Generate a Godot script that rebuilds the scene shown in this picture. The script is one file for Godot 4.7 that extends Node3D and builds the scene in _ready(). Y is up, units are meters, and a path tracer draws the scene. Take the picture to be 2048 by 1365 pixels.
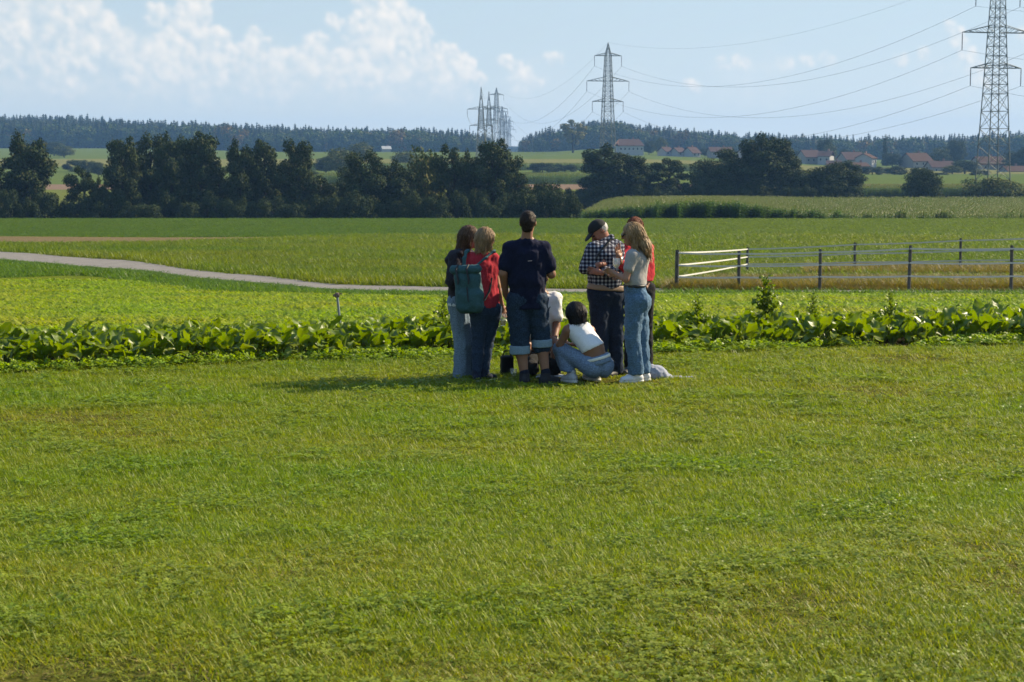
extends Node3D
# A meadow with a group of people beside a row of beets, tree line, pylons and wooded hills behind.
# x right, y up, camera looks along -z; "depth" below always means metres along -z.

const FPX := 3500.0          # focal length in photo pixels (2048 x 1365)
const CX := 1024.0
const CY := 682.5
const PITCH := 6.318         # degrees downward
const EYE := 2.457           # camera height over the ground under the group
const SUN_FROM := Vector3(0.855, 0.62, -0.43)   # direction towards the sun

var M := {}
var taken := {}
var rough := FastNoiseLite.new()
var patch := FastNoiseLite.new()
var fold := FastNoiseLite.new()

# ---------------------------------------------------------------- nodes
func numbered(called: String) -> String:
	var n: int = taken.get(called, 0)
	taken[called] = n + 1
	return called if n == 0 else "%s_%03d" % [called, n]

func thing(called: String, label: String, category: String, where := Vector3.ZERO, group := "") -> Node3D:
	var o := Node3D.new()
	o.name = numbered(called)
	add_child(o)
	o.position = where
	tag(o, label, category, group)
	return o

func tag(o: Node, label: String, category := "", group := "", kind := "") -> Node:
	if label: o.set_meta("label", label)
	if category: o.set_meta("category", category)
	if group: o.set_meta("group", group)
	if kind: o.set_meta("kind", kind)
	return o

func part(called: String, mesh: Mesh, mat: Material, parent: Node, xf := Transform3D()) -> MeshInstance3D:
	var o := MeshInstance3D.new()
	o.name = called
	o.mesh = mesh
	o.material_override = mat
	o.transform = xf
	parent.add_child(o, true)
	return o

func top(called: String, mesh: Mesh, mat: Material) -> MeshInstance3D:
	return part(numbered(called), mesh, mat, self)

func structure(called: String, mesh: Mesh, mat: Material, label := "") -> MeshInstance3D:
	var o := top(called, mesh, mat)
	tag(o, label, "", "", "structure")
	return o

# ---------------------------------------------------------------- pixels and ground
func look(px: float, py: float) -> Vector3:
	var p := deg_to_rad(PITCH)
	return Vector3(px - CX, (CY - py) * cos(p) - FPX * sin(p), -(CY - py) * sin(p) - FPX * cos(p))

func at(px: float, py: float, depth: float) -> Vector3:
	var d := look(px, py)
	return Vector3(0, EYE, 0) + d * (depth / -d.z)

func gp(px: float, py: float) -> Vector3:
	var d := look(px, py)
	d /= -d.z
	var last := 2.0
	var s := 2.0
	while s < 3000.0:
		var p := Vector3(0, EYE, 0) + d * s
		if p.y < hh(p.x, s):
			break
		last = s
		s *= 1.015
	for i in 16:
		var m := (last + s) * 0.5
		var q := Vector3(0, EYE, 0) + d * m
		if q.y < hh(q.x, m): s = m
		else: last = m
	return Vector3(0, EYE, 0) + d * s

const PROFILE := [[-80, -1.0], [-30, -1.2], [0, -1.5], [5.2, -1.63], [10, -2.05], [14, -2.3], [18.3, -2.457], [20.5, -2.5], [30, -2.9], [46, -3.73], [58, -4.12], [72, -4.5], [100, -5.3], [150, -6.9], [190, -7.85], [200, -8.1], [212, -9.0], [240, -12.0], [280, -13.0], [350, -12.2], [420, -11.0], [600, -8.8], [900, -5.2], [1200, -2.2], [1400, -0.5], [1700, 1.0], [3200, 4.0]]

func curve(a: Array, s: float) -> float:
	var n := a.size()
	if s <= a[0][0]: return a[0][1]
	if s >= a[n - 1][0]: return a[n - 1][1]
	var i := 0
	while a[i + 1][0] < s: i += 1
	var x0: float = a[i][0]
	var x1: float = a[i + 1][0]
	var y0: float = a[i][1]
	var y1: float = a[i + 1][1]
	var m := (y1 - y0) / (x1 - x0)
	var m0 := m
	var m1 := m
	if i > 0:
		m0 = 0.5 * (m + (y0 - a[i - 1][1]) / (x0 - a[i - 1][0]))
	if i < n - 2:
		m1 = 0.5 * (m + (a[i + 2][1] - y1) / (a[i + 2][0] - x1))
	var h := x1 - x0
	var t := (s - x0) / h
	var t2 := t * t
	var t3 := t2 * t
	return y0 * (2 * t3 - 3 * t2 + 1) + m0 * h * (t3 - 2 * t2 + t) + y1 * (3 * t2 - 2 * t3) + m1 * h * (t3 - t2)

func line(a: Array, s: float) -> float:
	var n := a.size()
	if s <= a[0][0]: return a[0][1]
	for i in n - 1:
		if s < a[i + 1][0]:
			return lerpf(a[i][1], a[i + 1][1], (s - a[i][0]) / (a[i + 1][0] - a[i][0]))
	return a[n - 1][1]

# skyline of the wooded hills (photo column -> photo row of the tree tops)
const SKYLINE := [[-900, 240], [-300, 236], [0, 231], [100, 229], [200, 232], [300, 242], [400, 244], [550, 252], [700, 258], [850, 257], [930, 264], [985, 278], [1022, 296], [1050, 276], [1090, 262], [1150, 252], [1185, 238], [1235, 240], [1260, 248], [1350, 260], [1500, 270], [1700, 275], [1850, 273], [2048, 266], [2400, 262], [3000, 268]]
const CORN_BASE := [[900, -12.0], [1100, -11.5], [1170, -10.3], [1200, -9.8], [1250, -9.25], [1300, -8.95], [1400, -8.5], [1500, -9.0], [1560, -9.45], [1620, -10.15], [1700, -10.4], [3500, -10.4]]

var profile_table := PackedFloat32Array()

func base_height(d: float) -> float:
	if profile_table.is_empty():
		for i in 3400:
			profile_table.append(curve(PROFILE, float(i) - 100.0))
	var s := clampf(d + 100.0, 0.0, 3398.0)
	var k := int(s)
	return lerpf(profile_table[k], profile_table[k + 1], s - k)

func hh(x: float, d: float) -> float:
	var h := base_height(d)
	if d < 120.0:
		h += rough.get_noise_2d(x, d) * 0.030 * clampf((120.0 - d) / 60.0, 0.0, 1.0)
	if d > 199.0 and d < 420.0:
		var px := CX + x / d * FPX
		var w := smoothstep(1090.0, 1230.0, px)
		if w > 0.0:
			var near := line(CORN_BASE, px)
			var c := lerpf(lerpf(-8.1, near, smoothstep(199.0, 206.0, d)), -11.5, clampf((d - 210.0) / 125.0, 0.0, 1.0))
			h = lerpf(h, lerpf(c, h, smoothstep(345.0, 420.0, d)), w)
	if d > 520.0:
		var px2 := CX + x / d * FPX
		h -= smoothstep(1230.0, 1800.0, px2) * smoothstep(520.0, 800.0, d) * lerpf(4.2, 9.0, smoothstep(900.0, 1350.0, d))
		h -= smoothstep(250.0, 650.0, px2) * (1.0 - smoothstep(1050.0, 1230.0, px2)) * smoothstep(1100.0, 1380.0, d) * 3.5
	if d > 1350.0:
		var px3 := CX + x / d * FPX
		var rise := (295.0 - line(SKYLINE, px3)) / FPX * 1800.0 - 25.0
		h = lerpf(h, rise, smoothstep(1380.0, 1760.0, d))
	return EYE + h

func on_ground(px: float, depth: float, sink := 0.0) -> Vector3:
	var x := (px - CX) / FPX * depth * (1.0 / cos(deg_to_rad(PITCH))) * (cos(deg_to_rad(PITCH)) * cos(deg_to_rad(PITCH)))
	for i in 3:      # the column of a point depends a little on its height
		var y := hh(x, depth) - EYE
		var p := deg_to_rad(PITCH)
		var f := depth * cos(p) - y * sin(p)
		x = (px - CX) / FPX * f
	return Vector3(x, hh(x, depth) - sink, -depth)

# ---------------------------------------------------------------- materials
func plain(c: Color, r := 0.8, spec := 0.5) -> StandardMaterial3D:
	var m := StandardMaterial3D.new()
	m.albedo_color = c.linear_to_srgb()
	m.roughness = r
	m.metallic_specular = spec
	return m

func noise_tex(colors: Array, freq: float, sd: int, size := 512, octaves := 5) -> NoiseTexture2D:
	var n := FastNoiseLite.new()
	n.seed = sd
	n.frequency = freq
	n.fractal_octaves = octaves
	n.noise_type = FastNoiseLite.TYPE_SIMPLEX_SMOOTH
	var t := NoiseTexture2D.new()
	t.width = size
	t.height = size
	t.seamless = true
	t.noise = n
	if colors.size():
		var g := Gradient.new()
		g.offsets = PackedFloat32Array()
		g.colors = PackedColorArray()
		for i in colors.size():
			g.add_point(lerpf(0.2, 0.8, float(i) / (colors.size() - 1)), colors[i].linear_to_srgb())
		while g.get_point_count() > colors.size():
			g.remove_point(0)
		t.color_ramp = g
	return t

# ground or wall: a fine pattern times a coarse one, both in world space
func stained(fine: Array, coarse: Array, fine_m: float, coarse_m: float, sd: int, r := 0.95, relief := 0.0) -> StandardMaterial3D:
	var m := StandardMaterial3D.new()
	m.albedo_texture = noise_tex(fine, 0.02, sd)
	m.uv1_triplanar = true
	m.uv1_world_triplanar = true
	m.uv1_scale = Vector3.ONE / fine_m
	m.roughness = r
	m.metallic_specular = 0.0
	if coarse.size():
		m.detail_enabled = true
		m.detail_albedo = noise_tex(coarse, 0.012, sd + 7)
		m.detail_blend_mode = BaseMaterial3D.BLEND_MODE_MUL
		m.detail_uv_layer = BaseMaterial3D.DETAIL_UV_2
		m.uv2_triplanar = true
		m.uv2_world_triplanar = true
		m.uv2_scale = Vector3.ONE / coarse_m
	if relief > 0.0:
		m.heightmap_enabled = true
		m.heightmap_scale = relief
		m.heightmap_texture = noise_tex([], 0.03, sd + 13)
	return m

func leafy(r := 0.5, through := Color(0.85, 1.0, 0.2), spec := 0.5) -> StandardMaterial3D:
	var m := StandardMaterial3D.new()
	m.vertex_color_use_as_albedo = true
	m.roughness = r
	m.metallic_specular = spec
	m.backlight_enabled = true
	m.backlight = through
	return m

var shared := {}
func grey_tex(vary: float) -> Texture2D:      # a mottled grey pattern that many materials share
	var key := "grey%d" % int(vary * 20.0 + 0.5)
	if not shared.has(key):
		var v := int(vary * 20.0 + 0.5) / 20.0
		shared[key] = noise_tex([Color.WHITE * (1.0 - v), Color.WHITE * (1.0 - v * 0.5), Color.WHITE], 0.05, 900 + int(v * 100), 256)
	return shared[key]

func relief_tex() -> Texture2D:
	if not shared.has("relief"): shared["relief"] = noise_tex([], 0.12, 950, 256)
	return shared["relief"]

func cloth(c: Color, sd: int, r := 0.9, vary := 0.16, weave := 0.12, pattern_m := 0.25) -> StandardMaterial3D:
	var m := plain(c * (1.0 + vary), r, 0.25)
	m.albedo_texture = grey_tex(vary * 2.0)
	m.uv1_triplanar = true
	m.uv1_scale = Vector3.ONE / pattern_m
	m.uv1_offset = Vector3(sd % 7, sd % 5, sd % 3) * 0.13
	if weave > 0.0:
		m.heightmap_enabled = true
		m.heightmap_scale = weave
		m.heightmap_texture = relief_tex()
	m.rim_enabled = true
	m.rim = 0.25
	m.rim_tint = 0.6
	return m

# ---------------------------------------------------------------- mesh helpers
class Shape:
	var v := PackedVector3Array()
	var n := PackedVector3Array()
	var c := PackedColorArray()
	var ix := PackedInt32Array()
	func vert(p: Vector3, nn: Vector3, col := Color.WHITE) -> int:
		v.append(p); n.append(nn); c.append(col)
		return v.size() - 1
	func tri(a: int, b: int, d: int) -> void:
		ix.append(a); ix.append(b); ix.append(d)
	func quad(a: Vector3, b: Vector3, d: Vector3, e: Vector3, col := Color.WHITE) -> void:
		var nn := (d - a).cross(b - a).normalized()
		if nn.length_squared() < 0.5: nn = Vector3.UP
		var i := vert(a, nn, col)
		vert(b, nn, col); vert(d, nn, col); vert(e, nn, col)
		ix.append_array(PackedInt32Array([i, i + 1, i + 2, i, i + 2, i + 3]))
	func box(lo: Vector3, hi: Vector3, xf := Transform3D(), col := Color.WHITE) -> void:
		var p := []
		for i in 8:
			p.append(xf * Vector3(hi.x if i & 1 else lo.x, hi.y if i & 2 else lo.y, hi.z if i & 4 else lo.z))
		for q in [[0, 2, 3, 1], [4, 5, 7, 6], [0, 1, 5, 4], [2, 6, 7, 3], [0, 4, 6, 2], [1, 3, 7, 5]]:
			quad(p[q[0]], p[q[1]], p[q[2]], p[q[3]], col)
	func bar(a: Vector3, b: Vector3, r: float, col := Color.WHITE) -> void:
		tube([a, b], [r, r], 4, col)
	func tube(pts: Array, radii: Array, sides: int, col := Color.WHITE) -> void:
		var first := v.size()
		var u := Vector3.ZERO
		for i in pts.size():
			var t: Vector3 = (pts[mini(i + 1, pts.size() - 1)] - pts[maxi(i - 1, 0)]).normalized()
			if u == Vector3.ZERO:
				u = t.cross(Vector3.UP if absf(t.y) < 0.9 else Vector3.RIGHT).normalized()
			u = (u - t * u.dot(t)).normalized()
			var w := t.cross(u)
			for k in sides:
				var a := TAU * k / sides
				var d := u * cos(a) + w * sin(a)
				vert(pts[i] + d * radii[i], d, col)
		for i in pts.size() - 1:
			for k in sides:
				var a0 := first + i * sides + k
				var a1 := first + i * sides + (k + 1) % sides
				tri(a0, a0 + sides, a1); tri(a1, a0 + sides, a1 + sides)
	func lathe(prof: Array, sides: int, col := Color.WHITE) -> void:      # [[radius, y], ...] from the bottom up
		var first := v.size()
		for i in prof.size():
			var a: Array = prof[maxi(i - 1, 0)]
			var b: Array = prof[mini(i + 1, prof.size() - 1)]
			var sl := Vector2(b[1] - a[1], a[0] - b[0]).normalized()
			for k in sides:
				var t := TAU * k / sides
				vert(Vector3(cos(t) * prof[i][0], prof[i][1], sin(t) * prof[i][0]), Vector3(cos(t) * sl.x, sl.y, sin(t) * sl.x), col)
		for i in prof.size() - 1:
			for k in sides:
				var a0 := first + i * sides + k
				var a1 := first + i * sides + (k + 1) % sides
				tri(a0, a1, a0 + sides); tri(a1, a1 + sides, a0 + sides)
	func join(o: Shape, xf: Transform3D) -> void:
		var first := v.size()
		v.append_array(xf * o.v)
		var bn := Transform3D(xf.basis.orthonormalized(), Vector3.ZERO)
		n.append_array(bn * o.n)
		c.append_array(o.c)
		for i in o.ix: ix.append(first + i)
	func mesh() -> ArrayMesh:
		var a := []
		a.resize(Mesh.ARRAY_MAX)
		a[Mesh.ARRAY_VERTEX] = v
		a[Mesh.ARRAY_NORMAL] = n
		a[Mesh.ARRAY_COLOR] = c
		a[Mesh.ARRAY_INDEX] = ix
		var m := ArrayMesh.new()
		m.add_surface_from_arrays(Mesh.PRIMITIVE_TRIANGLES, a)
		return m

func scatter(called: String, mesh: Mesh, mat: Material, rows: PackedFloat32Array, label: String) -> void:
	var mm := MultiMesh.new()
	mm.transform_format = MultiMesh.TRANSFORM_3D
	mm.use_colors = true
	mm.mesh = mesh
	mm.instance_count = rows.size() / 16
	mm.buffer = rows
	var o := MultiMeshInstance3D.new()
	o.name = numbered(called)
	o.multimesh = mm
	o.material_override = mat
	add_child(o)
	tag(o, label, "", "", "stuff")

func put(rows: PackedFloat32Array, b: Basis, p: Vector3, c: Color) -> void:
	rows.append_array(PackedFloat32Array([b.x.x, b.y.x, b.z.x, p.x, b.x.y, b.y.y, b.z.y, p.y, b.x.z, b.y.z, b.z.z, p.z, c.r, c.g, c.b, 1.0]))

# ================================================================ build
func _ready() -> void:
	rough.seed = 5; rough.frequency = 0.22; rough.fractal_octaves = 3
	patch.seed = 11; patch.frequency = 0.35; patch.fractal_octaves = 4
	fold.seed = 23; fold.frequency = 1.0; fold.fractal_octaves = 3
	# ---- camera
	var cam := Camera3D.new()
	cam.name = "camera"
	cam.position = Vector3(0, EYE, 0)
	cam.rotation_degrees = Vector3(-PITCH, 0, 0)
	cam.fov = rad_to_deg(2.0 * atan(CY / FPX))
	cam.near = 0.1
	cam.far = 6000.0
	var att := CameraAttributesPhysical.new()
	att.frustum_focal_length = 12.0 * FPX / CY      # sets the field of view: 22 degrees
	att.exposure_aperture = 9.0
	att.frustum_focus_distance = 14.0
	cam.attributes = att
	add_child(cam)
	cam.current = true
	# ---- sky, air, exposure
	var env := Environment.new()
	env.background_mode = Environment.BG_SKY
	env.sky = Sky.new()
	env.sky.sky_material = make_sky()
	env.background_energy_multiplier = 1.0
	env.tonemap_mode = Environment.TONE_MAPPER_LINEAR
	env.tonemap_exposure = EXPOSURE
	env.fog_enabled = true
	env.fog_density = 0.00016
	env.fog_light_color = Color(0.54, 0.74, 0.97)
	env.sdfgi_enabled = true
	env.ssao_enabled = true
	env.ssil_enabled = true
	var we := WorldEnvironment.new()
	we.name = "surroundings"
	we.environment = env
	add_child(we)
	# ---- sun
	var sun := DirectionalLight3D.new()
	sun.name = "sun"
	sun.light_energy = 1.6
	sun.light_color = Color(1.0, 0.93, 0.80)
	sun.light_angular_distance = 0.5
	sun.shadow_enabled = true
	add_child(sun)
	sun.look_at_from_position(SUN_FROM.normalized() * 50.0, Vector3.ZERO)
	# ---- setting
	print("ground ", Time.get_ticks_msec()); make_ground()
	print("grass ", Time.get_ticks_msec()); make_grass()
	print("crops ", Time.get_ticks_msec()); make_crops()
	print("beets ", Time.get_ticks_msec()); make_beets()
	print("fence ", Time.get_ticks_msec()); make_fence()
	print("corn ", Time.get_ticks_msec()); make_corn()
	print("trees ", Time.get_ticks_msec()); make_trees()
	print("forest ", Time.get_ticks_msec()); make_forest()
	print("village ", Time.get_ticks_msec()); make_village()
	print("pylons ", Time.get_ticks_msec()); make_pylons()
	print("people ", Time.get_ticks_msec()); make_people()
	print("done ", Time.get_ticks_msec())

const EXPOSURE := 2.1
const SKY_LIGHT := 1.08 / 2.1   # keeps the sky's look when the exposure changes

# ---------------------------------------------------------------- sky
func make_sky() -> PanoramaSkyMaterial:
	var w := 4096
	var h := 2048
	var top_row := 700            # clouds up to 28 degrees
	var n := FastNoiseLite.new()
	n.seed = 3; n.frequency = 1.0; n.fractal_octaves = 4; n.fractal_gain = 0.52
	# cumulus as heaps of billows: photo column, row, radius, strength
	var heaps := []
	for a in [[0, 150, 170, 0.30], [120, 130, 170, 0.30], [260, 150, 170, 0.30], [400, 165, 160, 0.28], [540, 175, 160, 0.26], [690, 165, 160, 0.26], [830, 165, 150, 0.26], [60, 40, 140, 0.25], [1060, 190, 130, 0.22], [1900, 190, 170, 0.2], [1500, 180, 150, 0.18], [1250, 200, 120, 0.15], [2040, 150, 120, 0.18],
			[20, 60, 60, 0.55], [110, 40, 70, 0.5], [60, 110, 60, 0.5], [190, 20, 45, 0.9], [215, 55, 42, 0.9], [150, 80, 40, 0.7], [235, 95, 45, 0.8], [190, 120, 40, 0.6], [65, 85, 26, 0.8], [150, 130, 24, 0.6], [290, 120, 60, 0.7], [140, 175, 40, 0.45], [170, 185, 22, 0.5],
			[405, 8, 34, 1.0], [400, 40, 40, 1.0], [385, 75, 38, 0.9], [430, 100, 50, 0.85], [350, 130, 50, 0.75], [455, 140, 42, 0.7], [330, 40, 26, 0.7], [320, 165, 55, 0.6], [400, 160, 60, 0.6], [345, 150, 26, 0.7],
			[515, 80, 20, 0.9], [530, 98, 24, 0.85], [505, 115, 30, 0.7], [545, 125, 26, 0.6], [640, 90, 24, 0.85], [620, 110, 30, 0.7], [655, 128, 34, 0.65], [575, 160, 60, 0.4], [530, 165, 50, 0.4],
			[672, 52, 18, 0.9], [740, 12, 30, 1.0], [765, 8, 26, 1.0], [735, 45, 32, 1.0], [785, 35, 34, 1.0], [820, 55, 30, 1.0], [848, 72, 20, 1.0], [775, 80, 44, 0.95], [725, 85, 34, 0.8], [830, 92, 26, 0.85], [760, 125, 46, 0.75], [700, 150, 50, 0.5], [880, 105, 22, 0.95], [905, 118, 26, 0.95], [930, 140, 24, 0.9], [950, 160, 18, 0.85], [880, 140, 34, 0.7], [835, 150, 44, 0.55], [900, 175, 40, 0.45], [780, 180, 50, 0.35],
			[1010, 125, 12, 0.8], [1028, 138, 16, 0.75], [1050, 152, 16, 0.7], [1070, 170, 14, 0.6], [1035, 165, 24, 0.4], [1100, 120, 12, 0.5], [1115, 122, 10, 0.45],
			[1372, 172, 9, 0.6], [1385, 178, 12, 0.4], [1465, 126, 10, 0.5], [1480, 132, 12, 0.4], [1440, 130, 14, 0.35], [1600, 128, 14, 0.3], [1640, 126, 16, 0.3], [1560, 132, 18, 0.25], [1780, 128, 14, 0.4], [1825, 116, 10, 0.6], [1872, 66, 9, 0.85], [1883, 78, 12, 0.8], [1888, 98, 14, 0.7], [1905, 118, 16, 0.65], [1918, 145, 18, 0.6], [1930, 172, 18, 0.45], [2010, 80, 16, 0.3], [2045, 130, 26, 0.4]]:
		heaps.append([(a[0] - CX) / FPX, (295.0 - a[1]) / FPX, a[2] / FPX, a[3]])
	var rng := RandomNumberGenerator.new()
	rng.seed = 77
	for i in 40:
		heaps.append([rng.randf_range(0.42, TAU - 0.36), rng.randf_range(0.02, 0.06), rng.randf_range(0.03, 0.05), rng.randf_range(0.15, 0.3)])
	for i in 46:                  # the same kind of sky all the way round
		var az0 := rng.randf_range(0.42, TAU - 0.36)
		var el0 := absf(rng.randfn(0.04, 0.10))
		for k in rng.randi_range(4, 11):
			heaps.append([az0 + rng.randfn() * 0.030, maxf(0.005, el0 + rng.randfn() * 0.012), rng.randf_range(0.006, 0.017), rng.randf_range(0.5, 1.0)])
	var r0 := top_row - 40
	var cov := PackedFloat32Array()
	var lum := PackedFloat32Array()
	cov.resize(w * (1024 - r0))
	lum.resize(w * (1024 - r0))
	var scale := w / TAU
	for m in heaps:
		var count := 15 if m[2] < 0.022 else 0
		for k in count + 1:
			var ang := rng.randf() * TAU
			var far := 0.0 if k == 0 else rng.randf_range(0.55, 1.0)
			var rad: float = m[2] * (0.8 if k == 0 else rng.randf_range(0.22, 0.5)) * scale
			var cx: float = m[0] / TAU * w + cos(ang) * far * m[2] * scale
			var cy: float = 1024.0 - (m[1] + sin(ang) * far * m[2] * 0.85) * scale
			var dark: float = 0.45 - 0.35 * sin(ang) * far
			rad = maxf(rad, 1.4)
			for y in range(maxi(r0, int(cy - rad - 1)), mini(1024, int(cy + rad) + 2)):
				for x in range(int(cx - rad - 1), int(cx + rad) + 2):
					var dx := (x + 0.5 - cx) / rad
					var dy := (cy - y - 0.5) / rad
					var q := dx * dx + dy * dy
					if q >= 1.0: continue
					var lit := clampf(0.52 + 0.32 * dx + 0.25 * dy - dark * 0.34, 0.0, 1.0) if count > 0 else 0.42
					var al: float = m[3] * (smoothstep(1.0, 0.35, q) if count > 0 else (1.0 - q) * (1.0 - q)) * (0.85 if k > 0 else 1.0)
					var i := (y - r0) * w + posmod(x, w)
					lum[i] = lerpf(lum[i], lit, al) if cov[i] > 0.02 else lit
					cov[i] = cov[i] + (1.0 - cov[i]) * al
	var data := PackedByteArray()
	data.resize(w * h * 3)
	var sun_az := atan2(SUN_FROM.x, -SUN_FROM.z)
	var zenith := Color(0.20, 0.40, 0.74)
	var mid := Color(0.505, 0.685, 0.82)
	var low := Color(0.74, 0.81, 0.84)
	for y in h:
		var el := (0.5 - (y + 0.5) / h) * PI
		var base := low.lerp(mid, clampf(1.0 - exp(-maxf(el, 0.0) / 0.06), 0.0, 1.0)).lerp(zenith, smoothstep(0.05, 1.1, el))
		if y < top_row or y >= 1024:
			var row := PackedByteArray()
			var b := base.linear_to_srgb()
			var c3 := [clampi(int(b.r * 255.0 + 0.5), 0, 255), clampi(int(b.g * 255.0 + 0.5), 0, 255), clampi(int(b.b * 255.0 + 0.5), 0, 255)]
			var o := y * w * 3
			for x in w:
				data[o] = c3[0]; data[o + 1] = c3[1]; data[o + 2] = c3[2]
				o += 3
			continue
		var fade := smoothstep(0.45, 0.35, el)
		var o2 := y * w * 3
		for x in w:
			var az := (x + 0.5) / w * TAU      # column 0 lies straight ahead
			var near := 0.5 + 0.5 * cos(az - sun_az)
			var col := base.lerp(low, 0.10 * near)
			col = col * (0.60 + 0.48 * near)
			var ci := (y - r0) * w + x
			if cov[ci] > 0.01:
				var fuzz := n.get_noise_3d(sin(az) * 110.0, el * 120.0, cos(az) * 110.0)
				var cover := clampf(cov[ci] * (1.0 + fuzz * 0.8), 0.0, 1.0) * 0.95 * smoothstep(0.0, 0.045, el) * fade
				var cl := Color(0.55, 0.675, 0.765).lerp(Color(1.0, 0.945, 0.885), clampf(lum[ci] * 1.3 - 0.06 + fuzz * 0.35, 0.0, 1.0)) * (0.78 + 0.30 * near)
				col = col.lerp(cl, cover)
			data[o2] = SRGB[clampi(int(col.r * 1023.0), 0, 1023)]
			data[o2 + 1] = SRGB[clampi(int(col.g * 1023.0), 0, 1023)]
			data[o2 + 2] = SRGB[clampi(int(col.b * 1023.0), 0, 1023)]
			o2 += 3
	var m2 := PanoramaSkyMaterial.new()
	m2.panorama = ImageTexture.create_from_image(Image.create_from_data(w, h, false, Image.FORMAT_RGB8, data))
	m2.energy_multiplier = SKY_LIGHT * 1.0
	return m2

var SRGB := srgb_table()
func srgb_table() -> PackedByteArray:
	var t := PackedByteArray()
	for i in 1024:
		var g := Color(i / 1023.0, 0, 0).linear_to_srgb().r
		t.append(clampi(int(g * 255.0 + 0.5), 0, 255))
	return t

# ---------------------------------------------------------------- ground, in strips that meet edge to edge
var edges := {}

func edge(called: String, pixels: Array) -> void:
	var pts := []
	for p in pixels:
		var g := gp(p[0], p[1])
		pts.append([g.x, -g.z])
	edges[called] = pts

func edge_depth(called: String, x: float) -> float:
	var a: Array = edges[called]
	var n := a.size()
	if x <= a[0][0]:
		return a[0][1] + (x - a[0][0]) * clampf((a[1][1] - a[0][1]) / (a[1][0] - a[0][0]), -0.6, 0.6)
	if x >= a[n - 1][0]:
		return a[n - 1][1] + (x - a[n - 1][0]) * clampf((a[n - 1][1] - a[n - 2][1]) / (a[n - 1][0] - a[n - 2][0]), -0.3, 0.3)
	for i in n - 1:
		if x < a[i + 1][0]:
			return lerpf(a[i][1], a[i + 1][1], smoothstep(0.0, 1.0, (x - a[i][0]) / (a[i + 1][0] - a[i][0])) * 0.4 + 0.6 * (x - a[i][0]) / (a[i + 1][0] - a[i][0]))
	return a[n - 1][1]

# depth at which the fan line u (x = u * (depth + 45)) meets a border
func meets(border, u: float) -> float:
	if border is float or border is int: return float(border)
	var d := 40.0
	for i in 40:
		d = lerpf(d, border_depth(border, u * (d + 45.0)), 0.5)
	return d

func border_depth(border, x: float) -> float:
	match border:
		"beet_front": return edge_depth("beet_front", x)
		"beet_back": return edge_depth("beet_front", x) + 1.55
		"crop_far": return edge_depth("crop_far", x)
		"path_near": return maxf(edge_depth("path_near", x), edge_depth("crop_far", x) + 0.4)
		"path_far": return maxf(edge_depth("path_far", x), border_depth("path_near", x) + 2.6)
		"stubble_near": return edge_depth("stubble_near", x)
		"stubble_far": return maxf(edge_depth("stubble_far", x), edge_depth("stubble_near", x) + 0.02)
	return 0.0

func strip(called: String, near, far, rows: int, mat: Material, columns := 150, power := 1.0, label := "") -> void:
	var s := Shape.new()
	for i in columns + 1:
		var u := lerpf(-0.62, 0.62, float(i) / columns)
		var d0 := meets(near, u)
		var d1 := meets(far, u)
		for j in rows + 1:
			var d := lerpf(d0, d1, pow(float(j) / rows, power))
			var x := u * (d + 45.0)
			var e := 0.3 + absf(d) * 0.004
			var nn := Vector3(hh(x - e, d) - hh(x + e, d), 2.0 * e, hh(x, d + e) - hh(x, d - e)).normalized()
			s.vert(Vector3(x, hh(x, d), -d), nn)
	for i in columns:
		for j in rows:
			var a := i * (rows + 1) + j
			s.tri(a, a + 1, a + rows + 1); s.tri(a + 1, a + rows + 2, a + rows + 1)
	structure(called, s.mesh(), mat, label)

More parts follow.
